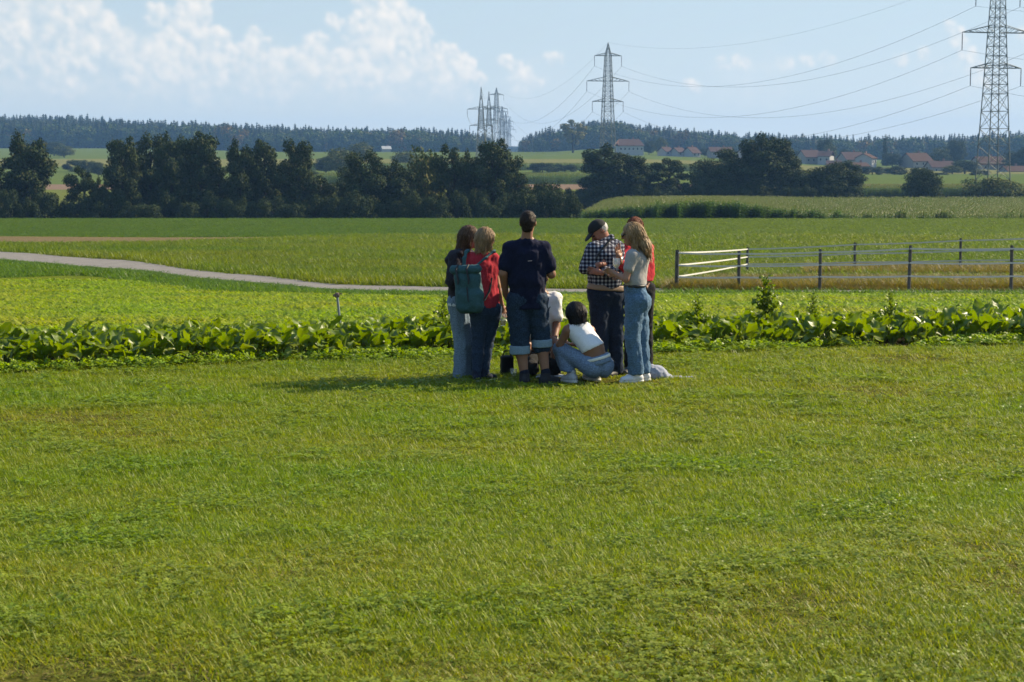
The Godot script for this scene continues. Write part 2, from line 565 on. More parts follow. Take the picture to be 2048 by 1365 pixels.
func make_ground() -> void:
	edge("beet_front", [[0, 745], [300, 733], [560, 722], [900, 714], [1320, 705], [1700, 695], [2048, 686]])
	edge("crop_far", [[0, 556], [165, 551], [330, 570], [430, 586], [700, 592], [900, 596], [1300, 591], [1700, 590], [2048, 592]])
	edge("path_near", [[-300, 499], [0, 519], [250, 538], [470, 562], [700, 580], [900, 583], [1150, 585], [1330, 585], [2048, 586]])
	edge("path_far", [[-300, 484], [0, 504], [230, 519], [470, 548], [700, 570], [900, 577], [1150, 578], [1330, 579], [2048, 580]])
	edge("stubble_near", [[-400, 489], [0, 487], [300, 485], [480, 480], [620, 474], [720, 471], [2048, 471]])
	edge("stubble_far", [[-400, 470], [0, 473], [300, 475], [480, 475], [620, 473], [720, 471], [2048, 471]])
	var lawn := stained([Color(0.045, 0.048, 0.012), Color(0.075, 0.08, 0.016), Color(0.12, 0.105, 0.036)], [Color(0.75, 0.8, 0.75), Color(1.15, 1.05, 0.95)], 0.9, 7.0, 41, 0.95, 1.2)
	strip("lawn", -60.0, "beet_front", 90, lawn, 150, 0.75, "mown meadow grass in the foreground")
	var soil := stained([Color(0.035, 0.026, 0.016), Color(0.07, 0.052, 0.032), Color(0.11, 0.085, 0.055)], [], 0.7, 5.0, 51, 0.95, 2.0)
	strip("bed_soil", "beet_front", "beet_back", 6, soil)
	var crop := stained([Color(0.06, 0.065, 0.014), Color(0.10, 0.13, 0.016), Color(0.15, 0.18, 0.022)], [Color(0.8, 0.85, 0.8), Color(1.1, 1.05, 1.0)], 0.8, 9.0, 61, 0.95, 1.5)
	strip("crop_field", "beet_back", "crop_far", 50, crop)
	var verge := stained([Color(0.035, 0.055, 0.012), Color(0.06, 0.10, 0.015), Color(0.09, 0.125, 0.025)], [Color(0.7, 0.75, 0.7), Color(1.15, 1.1, 1.1)], 1.1, 10.0, 71, 0.95, 2.0)
	strip("verge", "crop_far", "path_near", 16, verge)
	var tarmac := stained([Color(0.15, 0.14, 0.135), Color(0.19, 0.18, 0.172), Color(0.24, 0.225, 0.21)], [Color(0.88, 0.88, 0.88), Color(1.1, 1.1, 1.08)], 0.6, 6.0, 81, 0.9, 0.3)
	strip("path", "path_near", "path_far", 4, tarmac)
	var meadow := stained([Color(0.055, 0.075, 0.010), Color(0.085, 0.11, 0.013), Color(0.115, 0.135, 0.022)], [Color(0.68, 0.72, 0.68), Color(1.0, 1.0, 1.0), Color(1.25, 1.15, 1.05)], 2.2, 22.0, 91, 0.95, 3.0)
	strip("meadow", "path_far", "stubble_near", 60, meadow)
	var stubble := stained([Color(0.07, 0.05, 0.026), Color(0.125, 0.095, 0.05), Color(0.22, 0.18, 0.11)], [], 1.2, 6.0, 101, 0.95, 2.0)
	strip("stubble_field", "stubble_near", "stubble_far", 4, stubble)
	var field := stained([Color(0.060, 0.088, 0.008), Color(0.078, 0.108, 0.010), Color(0.098, 0.125, 0.014)], [Color(0.85, 0.88, 0.85), Color(1.1, 1.08, 1.08)], 3.0, 35.0, 111, 0.95, 2.0)
	strip("upper_field", "stubble_far", 199.0, 40, field)
	var scrub := stained([Color(0.03, 0.04, 0.012), Color(0.06, 0.07, 0.02), Color(0.1, 0.09, 0.035)], [], 4.0, 6.0, 121, 0.95)
	strip("stream_bank", 199.0, 300.0, 46, scrub, 220)
	var olive := stained([Color(0.07, 0.085, 0.018), Color(0.11, 0.125, 0.025), Color(0.15, 0.155, 0.04)], [Color(0.8, 0.8, 0.8), Color(1.15, 1.15, 1.1)], 4.0, 30.0, 131, 0.95)
	strip("valley_pasture", 300.0, 445.0, 26, olive)
	var earth := stained([Color(0.11, 0.075, 0.05), Color(0.16, 0.11, 0.075), Color(0.21, 0.15, 0.1)], [], 6.0, 6.0, 141, 0.95)
	strip("ploughed_field", 445.0, 485.0, 6, earth)
	var bright := stained([Color(0.065, 0.092, 0.022), Color(0.085, 0.112, 0.028), Color(0.105, 0.13, 0.036)], [Color(0.85, 0.88, 0.85), Color(1.1, 1.1, 1.1)], 9.0, 70.0, 151, 0.95)
	strip("valley_meadow", 485.0, 700.0, 14, bright)
	var tan_field := stained([Color(0.10, 0.11, 0.03), Color(0.15, 0.14, 0.05), Color(0.17, 0.15, 0.06)], [Color(0.85, 0.9, 0.85), Color(1.1, 1.1, 1.1)], 9.0, 90.0, 161, 0.95)
	strip("ripening_field", 700.0, 860.0, 10, tan_field)
	strip("hillside_meadow", 860.0, 1375.0, 20, bright)
	var floor_mat := stained([Color(0.05, 0.045, 0.03), Color(0.075, 0.07, 0.045)], [], 12.0, 10.0, 171, 0.95)
	strip("wooded_hill", 1375.0, 2900.0, 30, floor_mat, 240, 1.4)

# ---------------------------------------------------------------- low vegetation
func blade(s: Shape, base: Vector3, dir: Vector3, lean: Vector3, length: float, width: float, c0: Color, c1: Color, seg := 3) -> void:
	var side := dir.cross(Vector3.UP)
	side = (Vector3.RIGHT if side.length_squared() < 0.01 else side).normalized()
	var first := s.v.size()
	var p := base
	var d := dir
	for i in seg + 1:
		var t := float(i) / seg
		var w := width * (1.0 - t * t) * 0.5
		var nn := side.cross(d).normalized()
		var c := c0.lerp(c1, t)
		if i == seg:
			s.vert(p, nn, c)
		else:
			s.vert(p - side * w, nn, c); s.vert(p + side * w, nn, c)
		d = (d + lean / seg).normalized()
		p += d * (length / seg)
	for i in seg - 1:
		var a := first + i * 2
		s.tri(a, a + 2, a + 1); s.tri(a + 1, a + 2, a + 3)
	s.tri(first + seg * 2 - 2, first + seg * 2, first + seg * 2 - 1)

func tuft(rng: RandomNumberGenerator, n: int, spread: float, lo: float, hi: float, width: float, lean: float, tones: Array) -> ArrayMesh:
	var s := Shape.new()
	for i in n:
		var a := rng.randf() * TAU
		var r := sqrt(rng.randf()) * spread
		var o := Vector3(cos(a), 0, sin(a))
		var b := rng.randf() * TAU
		var dir := (Vector3(cos(b), 0, sin(b)) * rng.randf_range(0.1, lean) + Vector3.UP).normalized()
		var c: Color = tones[rng.randi() % tones.size()]
		var k := rng.randf_range(0.8, 1.2)
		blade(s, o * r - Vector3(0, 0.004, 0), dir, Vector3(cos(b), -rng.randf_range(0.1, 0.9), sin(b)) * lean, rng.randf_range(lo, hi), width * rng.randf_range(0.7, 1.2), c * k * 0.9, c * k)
	return s.mesh()

func clover(rng: RandomNumberGenerator, n: int, spread: float, size: float, tones: Array) -> ArrayMesh:
	var s := Shape.new()
	for i in n:
		var a := rng.randf() * TAU
		var r := sqrt(rng.randf()) * spread
		var h := rng.randf_range(0.4, 1.0) * size * 2.6
		var p := Vector3(cos(a) * r, h, sin(a) * r)
		var tilt := Vector3(rng.randf_range(-0.5, 0.5), 1, rng.randf_range(-0.5, 0.5)).normalized()
		var u := tilt.cross(Vector3(cos(a), 0.1, sin(a))).normalized()
		var w := tilt.cross(u)
		var c: Color = tones[rng.randi() % tones.size()] * rng.randf_range(0.8, 1.25)
		for k in 3:
			var q := TAU * k / 3.0
			var d := u * cos(q) + w * sin(q)
			var e := tilt.cross(d)
			var z := size * rng.randf_range(0.8, 1.1)
			s.quad(p, p + d * z * 0.6 + e * z * 0.45 + tilt * z * 0.12, p + d * z * 1.05, p + d * z * 0.6 - e * z * 0.45 + tilt * z * 0.12, c)
	return s.mesh()

func turned(rng: RandomNumberGenerator, size: float, tall: float, tilt := 0.12) -> Basis:
	var b := Basis(Vector3.UP, rng.randf() * TAU) * Basis.from_scale(Vector3(size, tall, size))
	return Basis(Vector3(rng.randf_range(-1, 1), 0, rng.randf_range(-1, 1)).normalized(), rng.randf_range(-tilt, tilt)) * b

func make_grass() -> void:
	var rng := RandomNumberGenerator.new()
	rng.seed = 101
	var g := [Color(0.212, 0.285, 0.019), Color(0.25, 0.31, 0.022), Color(0.168, 0.25, 0.018), Color(0.285, 0.315, 0.032)]
	var straw := [Color(0.42, 0.345, 0.15), Color(0.35, 0.295, 0.115), Color(0.31, 0.295, 0.07)]
	M.grass = leafy(0.46, Color(1.0, 1.0, 0.10), 0.34)
	var kinds := [tuft(rng, 22, 0.055, 0.018, 0.045, 0.0040, 0.7, g), tuft(rng, 24, 0.06, 0.015, 0.038, 0.0042, 1.1, g), tuft(rng, 16, 0.05, 0.025, 0.062, 0.0042, 0.5, g)]
	var litter := tuft(rng, 12, 0.06, 0.012, 0.036, 0.0036, 2.2, straw)
	var herb := clover(rng, 10, 0.05, 0.0095, [Color(0.19, 0.27, 0.022), Color(0.25, 0.31, 0.024)])
	var weed := clover(rng, 8, 0.06, 0.016, [Color(0.15, 0.22, 0.022), Color(0.20, 0.26, 0.024)])
	var rows := [PackedFloat32Array(), PackedFloat32Array(), PackedFloat32Array(), PackedFloat32Array(), PackedFloat32Array(), PackedFloat32Array()]
	for k in 265000:
		# even over the picture's ground area, denser close by
		var d := 3.7 + 18.8 * pow(rng.randf(), 1.3)
		var x := rng.randf_range(-1.0, 1.0) * (d * 0.34 + 1.2)
		if d > edge_depth("beet_front", x) + 0.1: continue
		var p1 := patch.get_noise_2d(x, d)
		var p2 := patch.get_noise_2d(x * 0.33 + 50.0, d * 0.45)
		var p3 := patch.get_noise_2d(x * 2.1 - 31.0, d * 2.1 + 9.0)
		var far := smoothstep(8.0, 20.0, d)
		var bare := p2 * 0.7 + p1 * 0.5
		var which := 0
		var roll := rng.randf()
		if roll < 0.13 + maxf(0.0, -bare) * 0.9 + far * 0.10: which = 3
		elif roll > 0.97 - maxf(p3, 0.0) * 0.2: which = 4
		elif roll > 0.95 - maxf(-p3 - 0.1, 0.0) * 0.25: which = 5
		else: which = rng.randi() % 3
		if bare < -0.22 and rng.randf() < (-bare - 0.22) * 2.4: continue
		var size := rng.randf_range(0.8, 1.3) * (1.0 + far * 0.5)
		var lush := clampf(0.95 + bare * 0.5, 0.6, 1.25)
		var t := Color(0.96 - bare * 0.45, 0.96 - bare * 0.12, 0.95 - bare * 0.4) * rng.randf_range(0.8, 1.15)
		put(rows[which], turned(rng, size, size * lush * rng.randf_range(0.8, 1.15)), Vector3(x, hh(x, d) - 0.003, -d), t)
	for k in 3:
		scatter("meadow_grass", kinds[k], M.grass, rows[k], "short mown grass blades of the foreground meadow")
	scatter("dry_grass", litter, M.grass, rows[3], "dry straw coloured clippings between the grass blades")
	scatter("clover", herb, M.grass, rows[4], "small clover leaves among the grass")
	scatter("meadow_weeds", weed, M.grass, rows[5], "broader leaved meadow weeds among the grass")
	# weeds and longer grass along the foot of the beets
	var edge_rows := PackedFloat32Array()
	var edge_grass := PackedFloat32Array()
	for k in 5200:
		var x2 := rng.randf_range(-8.5, 8.5)
		var clump := patch.get_noise_2d(x2 * 1.3, 77.0)
		var d2 := edge_depth("beet_front", x2) - 0.18 + absf(rng.randfn(0.0, 0.16)) * (1.0 if rng.randf() < 0.7 else -1.0)
		if rng.randf() > 0.5 + clump: continue
		var q := Vector3(x2, hh(x2, d2) - 0.003, -d2)
		if rng.randf() < 0.5: put(edge_rows, turned(rng, rng.randf_range(0.8, 1.7), rng.randf_range(0.8, 2.2)), q, Color(1.1, 1.1, 1.0) * rng.randf_range(0.8, 1.2))
		else: put(edge_grass, turned(rng, 1.3, rng.randf_range(1.0, 2.2)), q, Color(1.15, 1.1, 1.0) * rng.randf_range(0.8, 1.2))
	scatter("edge_weeds", clover(rng, 12, 0.07, 0.026, [Color(0.16, 0.25, 0.02), Color(0.20, 0.28, 0.025)]), M.grass, edge_rows, "low weeds along the foot of the beet row")
	scatter("edge_grass", kinds[2], M.grass, edge_grass, "longer grass along the foot of the beet row")
	# verge, path border and the meadow beyond
	var sward := tuft(rng, 26, 0.16, 0.07, 0.17, 0.010, 0.9, [Color(0.15, 0.205, 0.018), Color(0.18, 0.225, 0.02), Color(0.125, 0.185, 0.018), Color(0.20, 0.22, 0.03)])
	var far_rows := PackedFloat32Array()
	for k in 90000:
		var d3 := 26.0 + 120.0 * pow(rng.randf(), 1.6)
		var x3 := rng.randf_range(-1.0, 1.0) * (d3 * 0.34 + 2.0)
		if d3 < border_depth("crop_far", x3) + 0.1: continue
		if d3 > border_depth("path_near", x3) - 0.05 and d3 < border_depth("path_far", x3) + 0.05: continue
		if d3 > border_depth("stubble_near", x3): continue
		var mow := patch.get_noise_2d(x3 * 0.12, d3 * 0.25)
		var fleck := patch.get_noise_2d(x3 * 0.5 + 9.0, d3 * 0.9)
		var gap := d3 - border_depth("path_far", x3)
		var tall := 1.0 + maxf(fleck - 0.2, 0.0) * 2.0
		if gap > 0.0 and gap < 2.2: tall = 2.0
		var before := border_depth("path_near", x3) - d3
		if before > 0.0 and before < 3.0 and x3 < 3.6: tall = 0.35      # mown along the track
		var tint := Color(1.0 - mow * 0.35, 1.0 - mow * 0.1, 1.0 - mow * 0.3) * rng.randf_range(0.85, 1.15)
		if d3 < border_depth("path_near", x3): tint = Color(0.72, 0.95, 0.8) * rng.randf_range(0.85, 1.15)
		var sz := rng.randf_range(0.9, 1.4) * (1.0 + d3 * 0.008)
		put(far_rows, turned(rng, sz, sz * tall * rng.randf_range(0.6, 1.1)), Vector3(x3, hh(x3, d3) - 0.01, -d3), tint)
	scatter("far_meadow_grass", sward, M.grass, far_rows, "sunlit grass of the meadow beyond the path")
	var crest_rows := PackedFloat32Array()
	for k in 42000:
		var d5 := rng.randf_range(95.0, 201.0)
		var x5 := rng.randf_range(-1.0, 1.0) * (d5 * 0.33)
		if d5 < border_depth("stubble_far", x5): continue
		var z5 := rng.randf_range(1.8, 3.0)
		var rowed := 1.0 + 0.12 * sin((x5 * 0.35 + d5) * 2.1)
		var px5 := CX + x5 / d5 * FPX
		var dry := smoothstep(1000.0, 1500.0, px5)
		put(crest_rows, turned(rng, z5, z5 * rng.randf_range(0.4, 0.7)), Vector3(x5, hh(x5, d5) - 0.02, -d5), Color(lerpf(0.60, 0.92, dry), lerpf(0.76, 0.95, dry), lerpf(0.6, 0.9, dry)) * rng.randf_range(0.85, 1.15) * rowed)
	scatter("upper_field_grass", sward, M.grass, crest_rows, "dense green growth of the upper field before the trees")
	# tall dry grass in the paddock and along the fence
	var hay := tuft(rng, 26, 0.22, 0.20, 0.44, 0.009, 0.6, [Color(0.22, 0.165, 0.095), Color(0.19, 0.15, 0.08), Color(0.15, 0.165, 0.045), Color(0.26, 0.19, 0.12)])
	var hay_rows := PackedFloat32Array()
	for k in 11000:
		var px := rng.randf_range(1340.0, 2250.0)
		var d4 := rng.randf_range(45.6, 50.5) if rng.randf() < 0.7 else rng.randf_range(56.0, 60.5)
		var x4 := (px - CX) / FPX * d4
		if px < 1420.0 and d4 > 48.0: continue
		if d4 > 54.0 and px < 1620.0: continue
		var z := rng.randf_range(0.6, 1.1)
		put(hay_rows, turned(rng, 1.2, z * (0.5 if d4 < 45.9 else 1.0)), Vector3(x4, hh(x4, d4) - 0.02, -d4), Color(1, 1, 1) * rng.randf_range(0.75, 1.2))
	scatter("dry_paddock_grass", hay, M.grass, hay_rows, "tall dry grass under the paddock fence")

func make_crops() -> void:
	var rng := RandomNumberGenerator.new()
	rng.seed = 202
	M.crop = leafy(0.45, Color(0.95, 1.0, 0.10), 0.36)
	var kinds := []
	for k in 3:
		var s := Shape.new()
		for i in 9:
			var a := i * 2.4 + rng.randf()
			var dir := Vector3(cos(a), 0, sin(a))
			var c: Color = [Color(0.30, 0.36, 0.016), Color(0.36, 0.40, 0.016), Color(0.23, 0.31, 0.016)][i % 3]
			blade(s, dir * 0.01, (dir * rng.randf_range(0.25, 0.8) + Vector3.UP).normalized(), dir * 0.8 - Vector3(0, rng.randf_range(0.2, 1.0), 0), rng.randf_range(0.10, 0.19), rng.randf_range(0.030, 0.052), c * 0.9, c, 4)
		kinds.append(s.mesh())
	var rows := [PackedFloat32Array(), PackedFloat32Array(), PackedFloat32Array()]
	for k in 62000:
		var d := 20.0 + 32.0 * pow(rng.randf(), 1.1)
		var x := rng.randf_range(-1.0, 1.0) * (d * 0.34 + 1.5)
		if d < border_depth("beet_back", x) + 0.05 or d > border_depth("crop_far", x): continue
		var thin := patch.get_noise_2d(x * 0.6, d * 0.6)
		if absf(x + 1.55) < 0.75 and d < 24.5 and rng.randf() < 0.8: continue      # a thin patch behind the stake
		var z := rng.randf_range(0.75, 1.25) * (1.0 + 0.25 * thin)
		put(rows[k % 3], turned(rng, z * 0.9, z * 0.75, 0.2), Vector3(x, hh(x, d) - 0.01, -d), Color(1.0 + thin * 0.25, 1.0, 1.0) * rng.randf_range(0.85, 1.15))
	for k in 3:
		scatter("young_crop", kinds[k], M.crop, rows[k], "young yellow-green leafy crop behind the beets")

# ---------------------------------------------------------------- beets
func beet_leaf(rng: RandomNumberGenerator, stalk: float, length: float, width: float, rise: float, arch: float, c: Color) -> ArrayMesh:
	# grows from the origin towards +x and up; the stalk, then a crinkled blade
	var s := Shape.new()
	var p := Vector3.ZERO
	var ang := rise
	var pts := []
	var n := 11
	for i in n + 1:
		var t := float(i) / n
		pts.append([p, ang, t])
		var step := (stalk + length) / n
		p += Vector3(cos(ang), sin(ang), 0) * step
		ang -= arch * (0.03 + 0.14 * t)
	var ph := rng.randf() * TAU
	var stem_c := Color(0.16, 0.21, 0.06)
	var cut := stalk / (stalk + length)
	for row in pts:
		var t: float = row[2]
		var w := 0.007
		if t > cut:
			var q := (t - cut) / (1.0 - cut)
			w = maxf(0.007, width * 0.5 * pow(sin(PI * pow(q * 0.96 + 0.02, 0.78)), 0.72))
		var up := Vector3(-sin(row[1]), cos(row[1]), 0)
		for k in 5:
			var e := (k - 2) / 2.0
			var wave := (sin(t * 27.0 + ph + k * 1.7) * 0.017 + sin(t * 11.0 + ph * 2.0 + k * 0.9) * 0.016) * absf(e) * (1.0 if t > cut else 0.0)
			var cup := 0.24 * w * (e * e)
			var v: Vector3 = row[0] + Vector3(0, 0, w * e) + up * (cup + wave)
			s.vert(v, up, stem_c if (k == 2 or t <= cut) else c * (0.9 + 0.1 * absf(e)))
	for i in n:
		for k in 4:
			var a := i * 5 + k
			s.tri(a, a + 5, a + 1); s.tri(a + 1, a + 5, a + 6)
	# smooth normals from the faces
	for i in s.n.size(): s.n[i] = Vector3.ZERO
	for i in range(0, s.ix.size(), 3):
		var f := (s.v[s.ix[i + 2]] - s.v[s.ix[i]]).cross(s.v[s.ix[i + 1]] - s.v[s.ix[i]])
		for k in 3: s.n[s.ix[i + k]] += f
	for i in s.n.size(): s.n[i] = s.n[i].normalized() if s.n[i].length_squared() > 1e-12 else Vector3.UP
	return s.mesh()

func make_beets() -> void:
	var rng := RandomNumberGenerator.new()
	rng.seed = 303
	M.beet = leafy(0.40, Color(1.0, 1.0, 0.05), 0.42)
	var leaves := []
	for k in 10:
		var young := k >= 7
		var c: Color = Color(0.18, 0.245, 0.015) if young else [Color(0.13, 0.20, 0.012), Color(0.155, 0.22, 0.014), Color(0.19, 0.245, 0.016)][k % 3]
		leaves.append(beet_leaf(rng, rng.randf_range(0.14, 0.25), rng.randf_range(0.21, 0.31) * (0.85 if young else 1.0), rng.randf_range(0.115, 0.17) * (0.85 if young else 1.0), 1.42 if young else rng.randf_range(1.0, 1.35), rng.randf_range(0.6, 2.3) * (0.5 if young else 1.0), c))
	for row in 4:
		var x := -7.7 + rng.randf() * 0.2
		while x < 8.2:
			var d := edge_depth("beet_front", x) + 0.20 + row * 0.42 + rng.randf_range(-0.07, 0.07)
			# hidden behind the group or out of the frame
			var px := CX + x / d * FPX
			if px > -130.0 and px < 2180.0:
				var o := thing("beet_plant", "leafy green beet plant growing in the row behind the people", "beet plant", Vector3(x, hh(x, d) - 0.01, -d), "beet plants in the row behind the people")
				o.rotation.y = rng.randf() * TAU
				var z := rng.randf_range(0.82, 1.12)
				var n := rng.randi_range(9, 13)
				for i in n:
					var inner := i >= n - 3
					var lf: Mesh = leaves[rng.randi_range(7, 9) if inner else rng.randi_range(0, 6)]
					var b := Basis(Vector3.UP, i * 2.4 + rng.randf_range(-0.3, 0.3)) * Basis(Vector3(0, 0, 1), rng.randf_range(-0.28, 0.18)) * Basis(Vector3(1, 0, 0), rng.randf_range(-0.5, 0.5))
					var k2 := z * rng.randf_range(0.85, 1.12)
					part("leaf", lf, M.beet, o, Transform3D(b * Basis.from_scale(Vector3(k2, k2, k2)), b * Vector3(0.015, 0, 0)))
			x += rng.randf_range(0.21, 0.32)
	# plants that have bolted: a tall stem with small leaves
	var small := []
	for k in 4: small.append(beet_leaf(rng, 0.03, rng.randf_range(0.09, 0.14), rng.randf_range(0.04, 0.07), 0.9, 1.6, Color(0.14, 0.205, 0.014)))
	for b in [[1395, 592, 0.5, "short bolted beet stem above the row beside the fence corner"], [1530, 556, 1.0, "tall bolted beet with bushy leafy stem standing above the row"], [1625, 590, 0.6, "slender bolted beet stem rising from the row"], [1780, 583, 0.65, "dark bolted beet with a short leafy tip above the row"], [886, 590, 0.55, "bolted beet stem beside the woman in the dark hoodie"]]:
		var tip := at(b[0], b[1], 20.9)
		var d2 := edge_depth("beet_front", tip.x) + 0.9
		tip = at(b[0], b[1], d2)
		var foot := Vector3(tip.x + 0.03, hh(tip.x, d2) - 0.01, -d2)
		var o2 := thing("bolted_beet", b[3], "beet plant", foot, "bolted beets")
		var hgt := tip.y - foot.y
		var s := Shape.new()
		s.tube([Vector3.ZERO, Vector3(0.01, hgt * 0.5, 0), Vector3(-0.03, hgt, 0.01)], [0.012, 0.009, 0.003], 6, Color(0.13, 0.2, 0.05))
		part("stem", s.mesh(), M.beet, o2)
		var count := int(26 * b[2]) + 10
		for i in count:
			var t := lerpf(0.35, 1.0, float(i) / count)
			var k3 := lerpf(1.5, 0.35, t) * rng.randf_range(0.7, 1.2) * (1.7 if b[2] > 0.9 else 1.3)
			var bb := Basis(Vector3.UP, i * 2.4) * Basis(Vector3(0, 0, 1), rng.randf_range(-0.2, 0.5))
			part("leaf", small[i % 4], M.beet, o2, Transform3D(bb * Basis.from_scale(Vector3.ONE * k3), Vector3(-0.02 * t, hgt * t, 0)))
	# metal stake with a cap, behind the beets
	var sd := 22.0
	var foot2 := at(683, 648, sd)
	var low := Vector3(foot2.x + 0.02, hh(foot2.x, sd), -sd)
	var head := at(674, 590, sd)
	var st := thing("marker_stake", "leaning galvanised metal stake with a rusty cap behind the beets", "stake", low)
	var s2 := Shape.new()
	s2.tube([Vector3(0, -0.1, 0), head - low], [0.016, 0.016], 10)
	var steel := plain(Color(0.25, 0.28, 0.31), 0.45)
	steel.metallic = 0.7
	part("rod", s2.mesh(), steel, st)
	var s3 := Shape.new()
	s3.lathe([[0.0, -0.05], [0.045, -0.05], [0.05, -0.03], [0.05, 0.025], [0.04, 0.04], [0.0, 0.042]], 12)
	s3.box(Vector3(-0.085, -0.03, -0.02), Vector3(-0.03, 0.02, 0.02))
	s3.box(Vector3(0.04, 0.0, -0.012), Vector3(0.10, 0.02, 0.012))
	part("cap", s3.mesh(), stained([Color(0.07, 0.05, 0.045), Color(0.16, 0.10, 0.08), Color(0.3, 0.28, 0.27)], [], 0.15, 1.0, 17, 0.7), st, Transform3D(Basis(Vector3(0, 0, 1), 0.14) * Basis.from_scale(Vector3.ONE * 0.62), head - low))

# ---------------------------------------------------------------- paddock fence
func make_fence() -> void:
	var rng := RandomNumberGenerator.new()
	rng.seed = 404
	var wood := stained([Color(0.055, 0.052, 0.048), Color(0.10, 0.095, 0.085), Color(0.15, 0.14, 0.125)], [], 0.5, 2.0, 181, 0.9, 0.4)
	wood.uv1_scale = Vector3(9, 1.2, 9)
	var tape := plain(Color(0.50, 0.495, 0.46), 0.7)
	var dark := plain(Color(0.02, 0.02, 0.02), 0.5)
	var base := on_ground(1353, 46.0)
	var o := thing("paddock_fence", "grey wooden paddock fence with three white tape rails beside the path", "fence", base)
	var near := [[1353, 46.0, 500], [1478, 46.0, 502], [1640, 45.6, 498.5], [1818, 45.2, 491], [2023, 45.2, 491], [2230, 45.2, 489]]
	var back := [[1353, 46.0, 500], [1494.5, 58.0, 495], [1710, 58.5, 485], [1921, 59.0, 476.5], [2140, 59.5, 468]]
	for run in [near, back]:
		var tops := []
		for i in run.size():
			var q: Array = run[i]
			var g := on_ground(q[0], q[1])
			var t := at(q[0], q[2], q[1])
			var h := t.y - g.y
			tops.append([g, h])
			if run == back and i == 0: continue
			var s := Shape.new()
			var r := 0.055 if i == 0 else 0.045
			var lean := Vector3(rng.randf_range(-0.02, 0.02), 0, rng.randf_range(-0.02, 0.02))
			s.tube([Vector3(0, -0.4, 0), lean * 0.5 + Vector3(0, h * 0.5, 0), lean + Vector3(0, h - 0.02, 0), lean + Vector3(0, h, 0), lean + Vector3(0, h + 0.002, 0)], [r * 1.05, r, r * 0.97, r * 0.8, 0.001], 10)
			var post := part("post", s.mesh(), wood, o, Transform3D(Basis(), g - base))
			for k in 3:
				var s2 := Shape.new()
				var hy: float = h * [0.93, 0.62, 0.33][k]
				s2.box(Vector3(-0.03, -0.035, r * 0.8), Vector3(0.03, 0.035, r + 0.03))
				part("insulator", s2.mesh(), dark, post, Transform3D(Basis(), Vector3(0, hy, 0)))
		for k in 3:
			var s3 := Shape.new()
			for i in run.size() - 1:
				var a: Vector3 = tops[i][0] - base + Vector3(0, tops[i][1] * [0.93, 0.62, 0.33][k], 0.075)
				var b: Vector3 = tops[i + 1][0] - base + Vector3(0, tops[i + 1][1] * [0.93, 0.62, 0.33][k], 0.075)
				var seg := 8
				for j in seg:
					var p0 := a.lerp(b, float(j) / seg)
					var p1 := a.lerp(b, float(j + 1) / seg)
					var t0 := float(j) / seg
					var t1 := float(j + 1) / seg
					p0.y -= 4.0 * t0 * (1.0 - t0) * 0.02
					p1.y -= 4.0 * t1 * (1.0 - t1) * 0.02
					s3.box(Vector3.ZERO, Vector3(1, 1, 1), Transform3D(Basis(p1 - p0, Vector3(0, 0.040, 0), Vector3(0, 0, 0.005)), p0 - Vector3(0, 0.020, 0.0025)))
			part("tape_rail", s3.mesh(), tape, o)

# ---------------------------------------------------------------- maize
func corn_plant(rng: RandomNumberGenerator) -> ArrayMesh:
	var s := Shape.new()
	var h := rng.randf_range(1.95, 2.3)
	var g := Color(0.125, 0.175, 0.022)
	s.tube([Vector3.ZERO, Vector3(0.02, h, 0)], [0.016, 0.008], 4, Color(0.09, 0.13, 0.03))
	for i in 10:
		var a := PI * i + rng.randf_range(-0.4, 0.4)
		var d := Vector3(cos(a), 0, sin(a))
		var y := lerpf(0.25, h * 0.93, i / 9.0)
		blade(s, Vector3(0, y, 0), (d * 0.7 + Vector3.UP).normalized(), d * 1.2 - Vector3(0, 1.5, 0), rng.randf_range(0.55, 0.85), 0.10, g, g, 5)
	for i in 6:
		var a2 := TAU * i / 6.0
		blade(s, Vector3(0.02, h - 0.05, 0), (Vector3(cos(a2), 2.2, sin(a2))).normalized(), Vector3(cos(a2), 0, sin(a2)) * 0.3, 0.28, 0.03, Color(0.14, 0.13, 0.045), Color(0.14, 0.13, 0.045), 2)
	return s.mesh()

